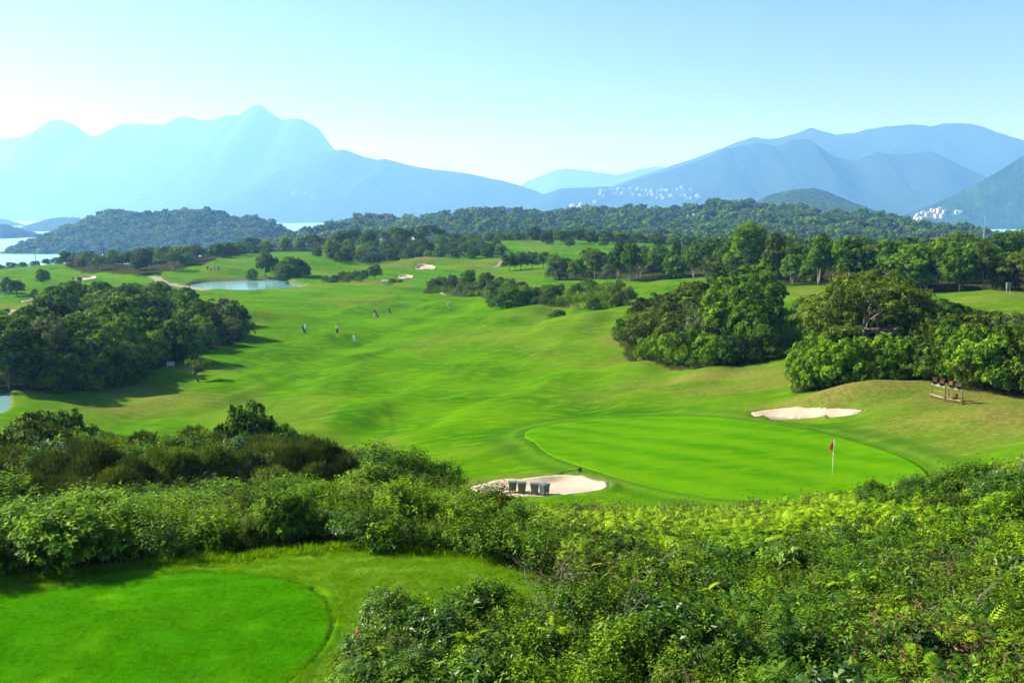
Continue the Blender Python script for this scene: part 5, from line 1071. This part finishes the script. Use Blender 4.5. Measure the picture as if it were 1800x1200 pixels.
pavilion(681, 456, 4.6, 4.0, 3.0, ('wall_white', 'roof_grey'), 'white pavilion with grey hipped roof above the scrub hill')
pavilion(727, 470, 2.0, 2.0, 2.4, ('wall_white', 'white_paint'), 'tiny white hut right of the pavilion', 'hut')
def shelter():
    x, y = ground(676, 500); r = empty('shelter', (x, y, gz(x, y)), .1)
    for sx in (-.7, .7):
        for sy in (-.4, .4): b = MB(); b.tube([(sx, sy, -.2), (sx, sy, 1.0)], .06, 6); b.build('post', M['steel'], r)
    b = MB(); b.box((0, 0, 1.06), (1.9, 1.2, .12)); b.box((0, 0, 1.16), (1.5, .9, .08)); b.build('roof', M['white_paint'], r); b = MB(); b.box((0, .3, .45), (1.3, .3, .08)); b.build('bench_seat', M['timber'], r); tag(r, 'low white roofed shelter beside the bush strip', 'shelter')
shelter()
def upole(u, v0, v1, Y, label, arms=1):
    a = at_Y(u, v0, Y); bz = gz(a[0], Y); top = at_Y(u, v1, Y)[2]; r = empty('utility_pole', (a[0], Y, bz), .3); h = top - bz
    b = MB(); b.tube([(0, 0, -.5), (0, 0, h)], [.16, .10], 8); b.build('pole', M['bark'], r)
    for k in range(arms): 
        b = MB(); b.box((0, 0, h - .5 - k * 1.0), (1.8, .12, .12)); ca = b.build('crossarm', M['bark'], r)
        for s in (-.75, .75): b = MB(); b.tube([(s, 0, h - .44 - k), (s, 0, h - .2 - k)], [.05, .07], 6); b.build('insulator', M['white_paint'], ca)
    tag(r, label, 'pole', 'utility poles above the bay')
upole(62, 452, 434, 436, 'wooden utility pole standing alone against the sea', 1); upole(178, 442, 425, 432, 'taller wooden utility pole of pair before the headland', 2); upole(182, 442, 427, 436, 'shorter wooden utility pole of pair before the headland', 1)
def mast(u, v0, v1, Y, z0, label, name='mast'):
    p = at_Y(u, v0, Y); q = at_Y(u, v1, Y); r = empty(name, (p[0], Y, z0)); h = q[2] - z0; w = h * .012 + .1
    b = MB(); b.tube([(0, 0, -1), (0, 0, h)], [w, w * .5], 6); b.build('pole', M['steel'], r)
    for k in (.72, .9): b = MB(); b.box((0, 0, h * k), (w * 9, w, w)); b.build('crossarm', M['steel'], r)
    tag(r, label, 'mast')
p = hill_at('long low wooded hill range behind the golf course', 801, 380); mast(801, 380, 366, p[1], p[2], 'lattice-thin mast on the crest of the low range')
p = at_Y(1730, 400, 340); mast(1730, 405, 381, 340, gz(p[0], 340), 'slender pole rising above the right wood')
def box_sign(u, v, w, h, mat, label):
    x, y = ground(u, v); r = empty('equipment_box', (x, y, gz(x, y)), .2); b = MB(); b.box((0, 0, h * .72), (w, .3, h * .55)); b.build('body', M[mat], r); b = MB(); b.box((0, 0, h * 1.02), (w * 1.1, .36, .05)); b.build('lid', M['roof_grey'], r)
    for s in (-.4, .4): b = MB(); b.box((w * s, 0, h * .2), (.06, .06, h * .5)); b.build('leg', M['steel'], r)
    tag(r, label, 'box')
box_sign(300, 648, .9, .9, 'wall_white', 'small white equipment box in shade of the left grove'); box_sign(1772, 516, .7, 1.6, 'bin_top', 'grey-green post box before the right wood')

# ------------------------------------------------------------------ far houses and boats
def house_mesh(w, d, h, mats, st, seed):
    g = np.random.default_rng(seed); b = MB(); b.box((0, 0, h / 2 - 3), (w, d, h + 6)); b.box((w * .2, d * .08, h + h * .14), (w * .5, d * .7, h * .30)); wm = b.mesh('wall', M[mats[0]])
    b = MB(); b.box((0, 0, h + .25), (w * 1.06, d * 1.06, .5)); b.box((w * .2, d * .08, h * 1.29 + .25), (w * .56, d * .78, .5)); rm = b.mesh('roof', M[mats[1]]); win = []
    for s in range(st):
        b = MB(); z = h * (s + .55) / st
        b.box((0, -d / 2 - .06, z), (w * .62, .2, h / st * .42)); win.append(b.mesh('window', M['glass_dark']))
    return wm, rm, win
HM = [house_mesh(12, 10, 9, ('wall_white', 'white_paint'), 3, 1), house_mesh(18, 10, 8, ('wall_white', 'roof_grey'), 2, 2), house_mesh(13, 11, 10, ('wall_white', 'roof_red'), 3, 3), house_mesh(20, 13, 15, ('wall_pink', 'roof_red'), 4, 4), house_mesh(24, 13, 13, ('wall_white', 'roof_red'), 4, 5), house_mesh(14, 11, 7, ('wall_cream', 'orange_roof'), 2, 6)]
def house(k, p, s, label, group, rz=0.0):
    wm, rm, win = HM[k]; o = empty('house', p, rz); o.scale = (s, s, s); obj('wall', wm, o); obj('roof', rm, o)
    for w in win: obj('window', w, o)
    tag(o, label, 'house', group)
ML = 'blue-green double-humped mountain with village on its slope'
rows = [[(1052,336),(1060,336),(1074,333),(1082,333),(1094,333),(1106,332),(1116,334),(1126,335),(1134,336),(1143,337),(1152,336),(1161,335),(1170,335),(1179,334),(1188,334),(1194,331),(1201,333),(1211,334)], [(1051,342),(1058,344),(1080,341),(1090,341),(1105,341),(1111,343),(1120,344),(1128,345),(1137,344),(1145,344),(1152,343),(1161,344),(1176,344),(1192,344),(1206,345),(1223,346),(1231,348)], [(1043,356),(1057,347),(1153,349),(1163,350),(1204,350),(1212,350)]]
rn = ['upper', 'middle', 'lower']
for ri, row in enumerate(rows):
    for i, (u, v) in enumerate(row):
        p = hill_at(ML, u, v); house((0, 0, 1, 0, 2)[i % 5], (p[0], p[1], p[2]), 0.95 if i % 3 else 1.2, f'white house, {ordinal(i+1)} from left in {rn[ri]} row of hillside village', 'houses of the hillside village', -.5 + .3 * (i % 3))
for i, (u, v) in enumerate(((1004,364),(1010,362),(1018,361),(1022,364),(1008,366),(1015,366))):
    p = hill_at(ML, u, v); house(i % 2, p, 1.3, f'white house, {ordinal(i+1)} of cluster below left end of hillside village', 'houses below the hillside village', .3)
VL = 'dark wooded hill above the shore at the right edge'
for i, (u, v, k, s) in enumerate(((1611,379,2,1.5),(1620,377,4,1.2),(1613,385,1,1.5),(1607,383,0,1.2),(1630,380,3,1.4),(1637,380,3,1.4),(1646,381,4,1.3),(1653,381,4,1.2),(1642,372,1,1.4),(1648,373,3,1.3),(1660,373,4,1.0),(1638,370,1,1.2),(1679,375,0,1.5),(1686,372,1,1.0),(1620,384,1,1.3))):
    p = hill_at(VL, u, v); house(k, p, s * .62, f'{["white","white flat-roofed","red-roofed white","pink red-roofed","long white red-roofed","cream"][k]} house, {ordinal(i+1)} in shore cluster at the right', 'houses of the shore cluster', .1 * (i % 4))
RL = 'long low wooded hill range behind the golf course'
for u, v, k, s, l in ((1275,364,5,.4,'orange-roofed villa on the crest of low range'),(1220,387,1,.7,'white villa among trees on the low range'),(1232,388,0,.5,'small white house right of the villa in low range'),(890,375,1,.6,'pale long villa on the crest of low range')):
    p = hill_at(RL, u, v); house(k, (p[0], p[1] - 6, p[2] + 1.5), s, l, 'villas on the low range', .1)
LL = 'hazy blue ridge sloping down right of the left mountain'
for i, (u, v) in enumerate(((395,358),(403,356),(411,357),(420,356),(428,358),(437,357),(518,345),(524,342),(531,344),(538,343),(545,346),(552,348))):
    p = hill_at(LL, u, v); house(i % 3, p, 1.3, f'hazy pale house, {ordinal(i+1)} from left at the foot of far ridge', 'houses at the foot of the far ridge', .2)
def boat_meshes():
    V, F = [], []; st = [(-5, .2, .9), (-3.5, 1.3, .9), (0, 1.6, .9), (3, 1.5, 1.0), (5, 1.2, 1.1)]
    for x, w, h in st: V += [(x, -w, h), (x, -w * .5, -.5), (x, w * .5, -.5), (x, w, h)]
    for i in range(4): a = i * 4; F += [(a, a+4, a+5, a+1), (a+1, a+5, a+6, a+2), (a+2, a+6, a+7, a+3), (a+3, a+7, a+4, a)]
    F += [(0, 1, 2, 3), (19, 18, 17, 16)]; b = MB(); b.add(V, F); hull = b.mesh('hull', M['white_paint'])
    b = MB(); b.box((1, 0, 1.9), (4.5, 2.2, 1.7), 0, 0, 1.15); b.box((1.4, 0, 3.0), (2.4, 1.8, .5)); cab = b.mesh('cabin', M['white_paint']); b = MB(); b.box((1, 0, 2.05), (4.7, 2.4, .5)); win = b.mesh('window_band', M['glass_dark']); b = MB(); b.tube([(2, 0, 3), (2, 0, 7)], .08, 5); return hull, cab, win, b.mesh('mast', M['steel'])
BO = boat_meshes()
for i, (u, v, s, l) in enumerate(((489,395,2.6,'white motor boat nearest to the headland'),(540,391,2.2,'small far white boat in mid bay'),(578,394,2.6,'white motor boat at right end of the bay'),(510,400,1.6,'tiny boat closest to the tree row in bay'),(1652,396,2.0,'white boat off the shore cluster at right'))):
    p = at_z(u, v, 0.0); o = empty('motor_boat', (p[0], p[1], .1), .2 * i + 2.9); o.scale = (s,) * 3
    for nm, me in zip(('hull', 'cabin', 'window_band', 'mast'), BO): obj(nm, me, o)
    tag(o, l, 'boat', 'boats in the bay')
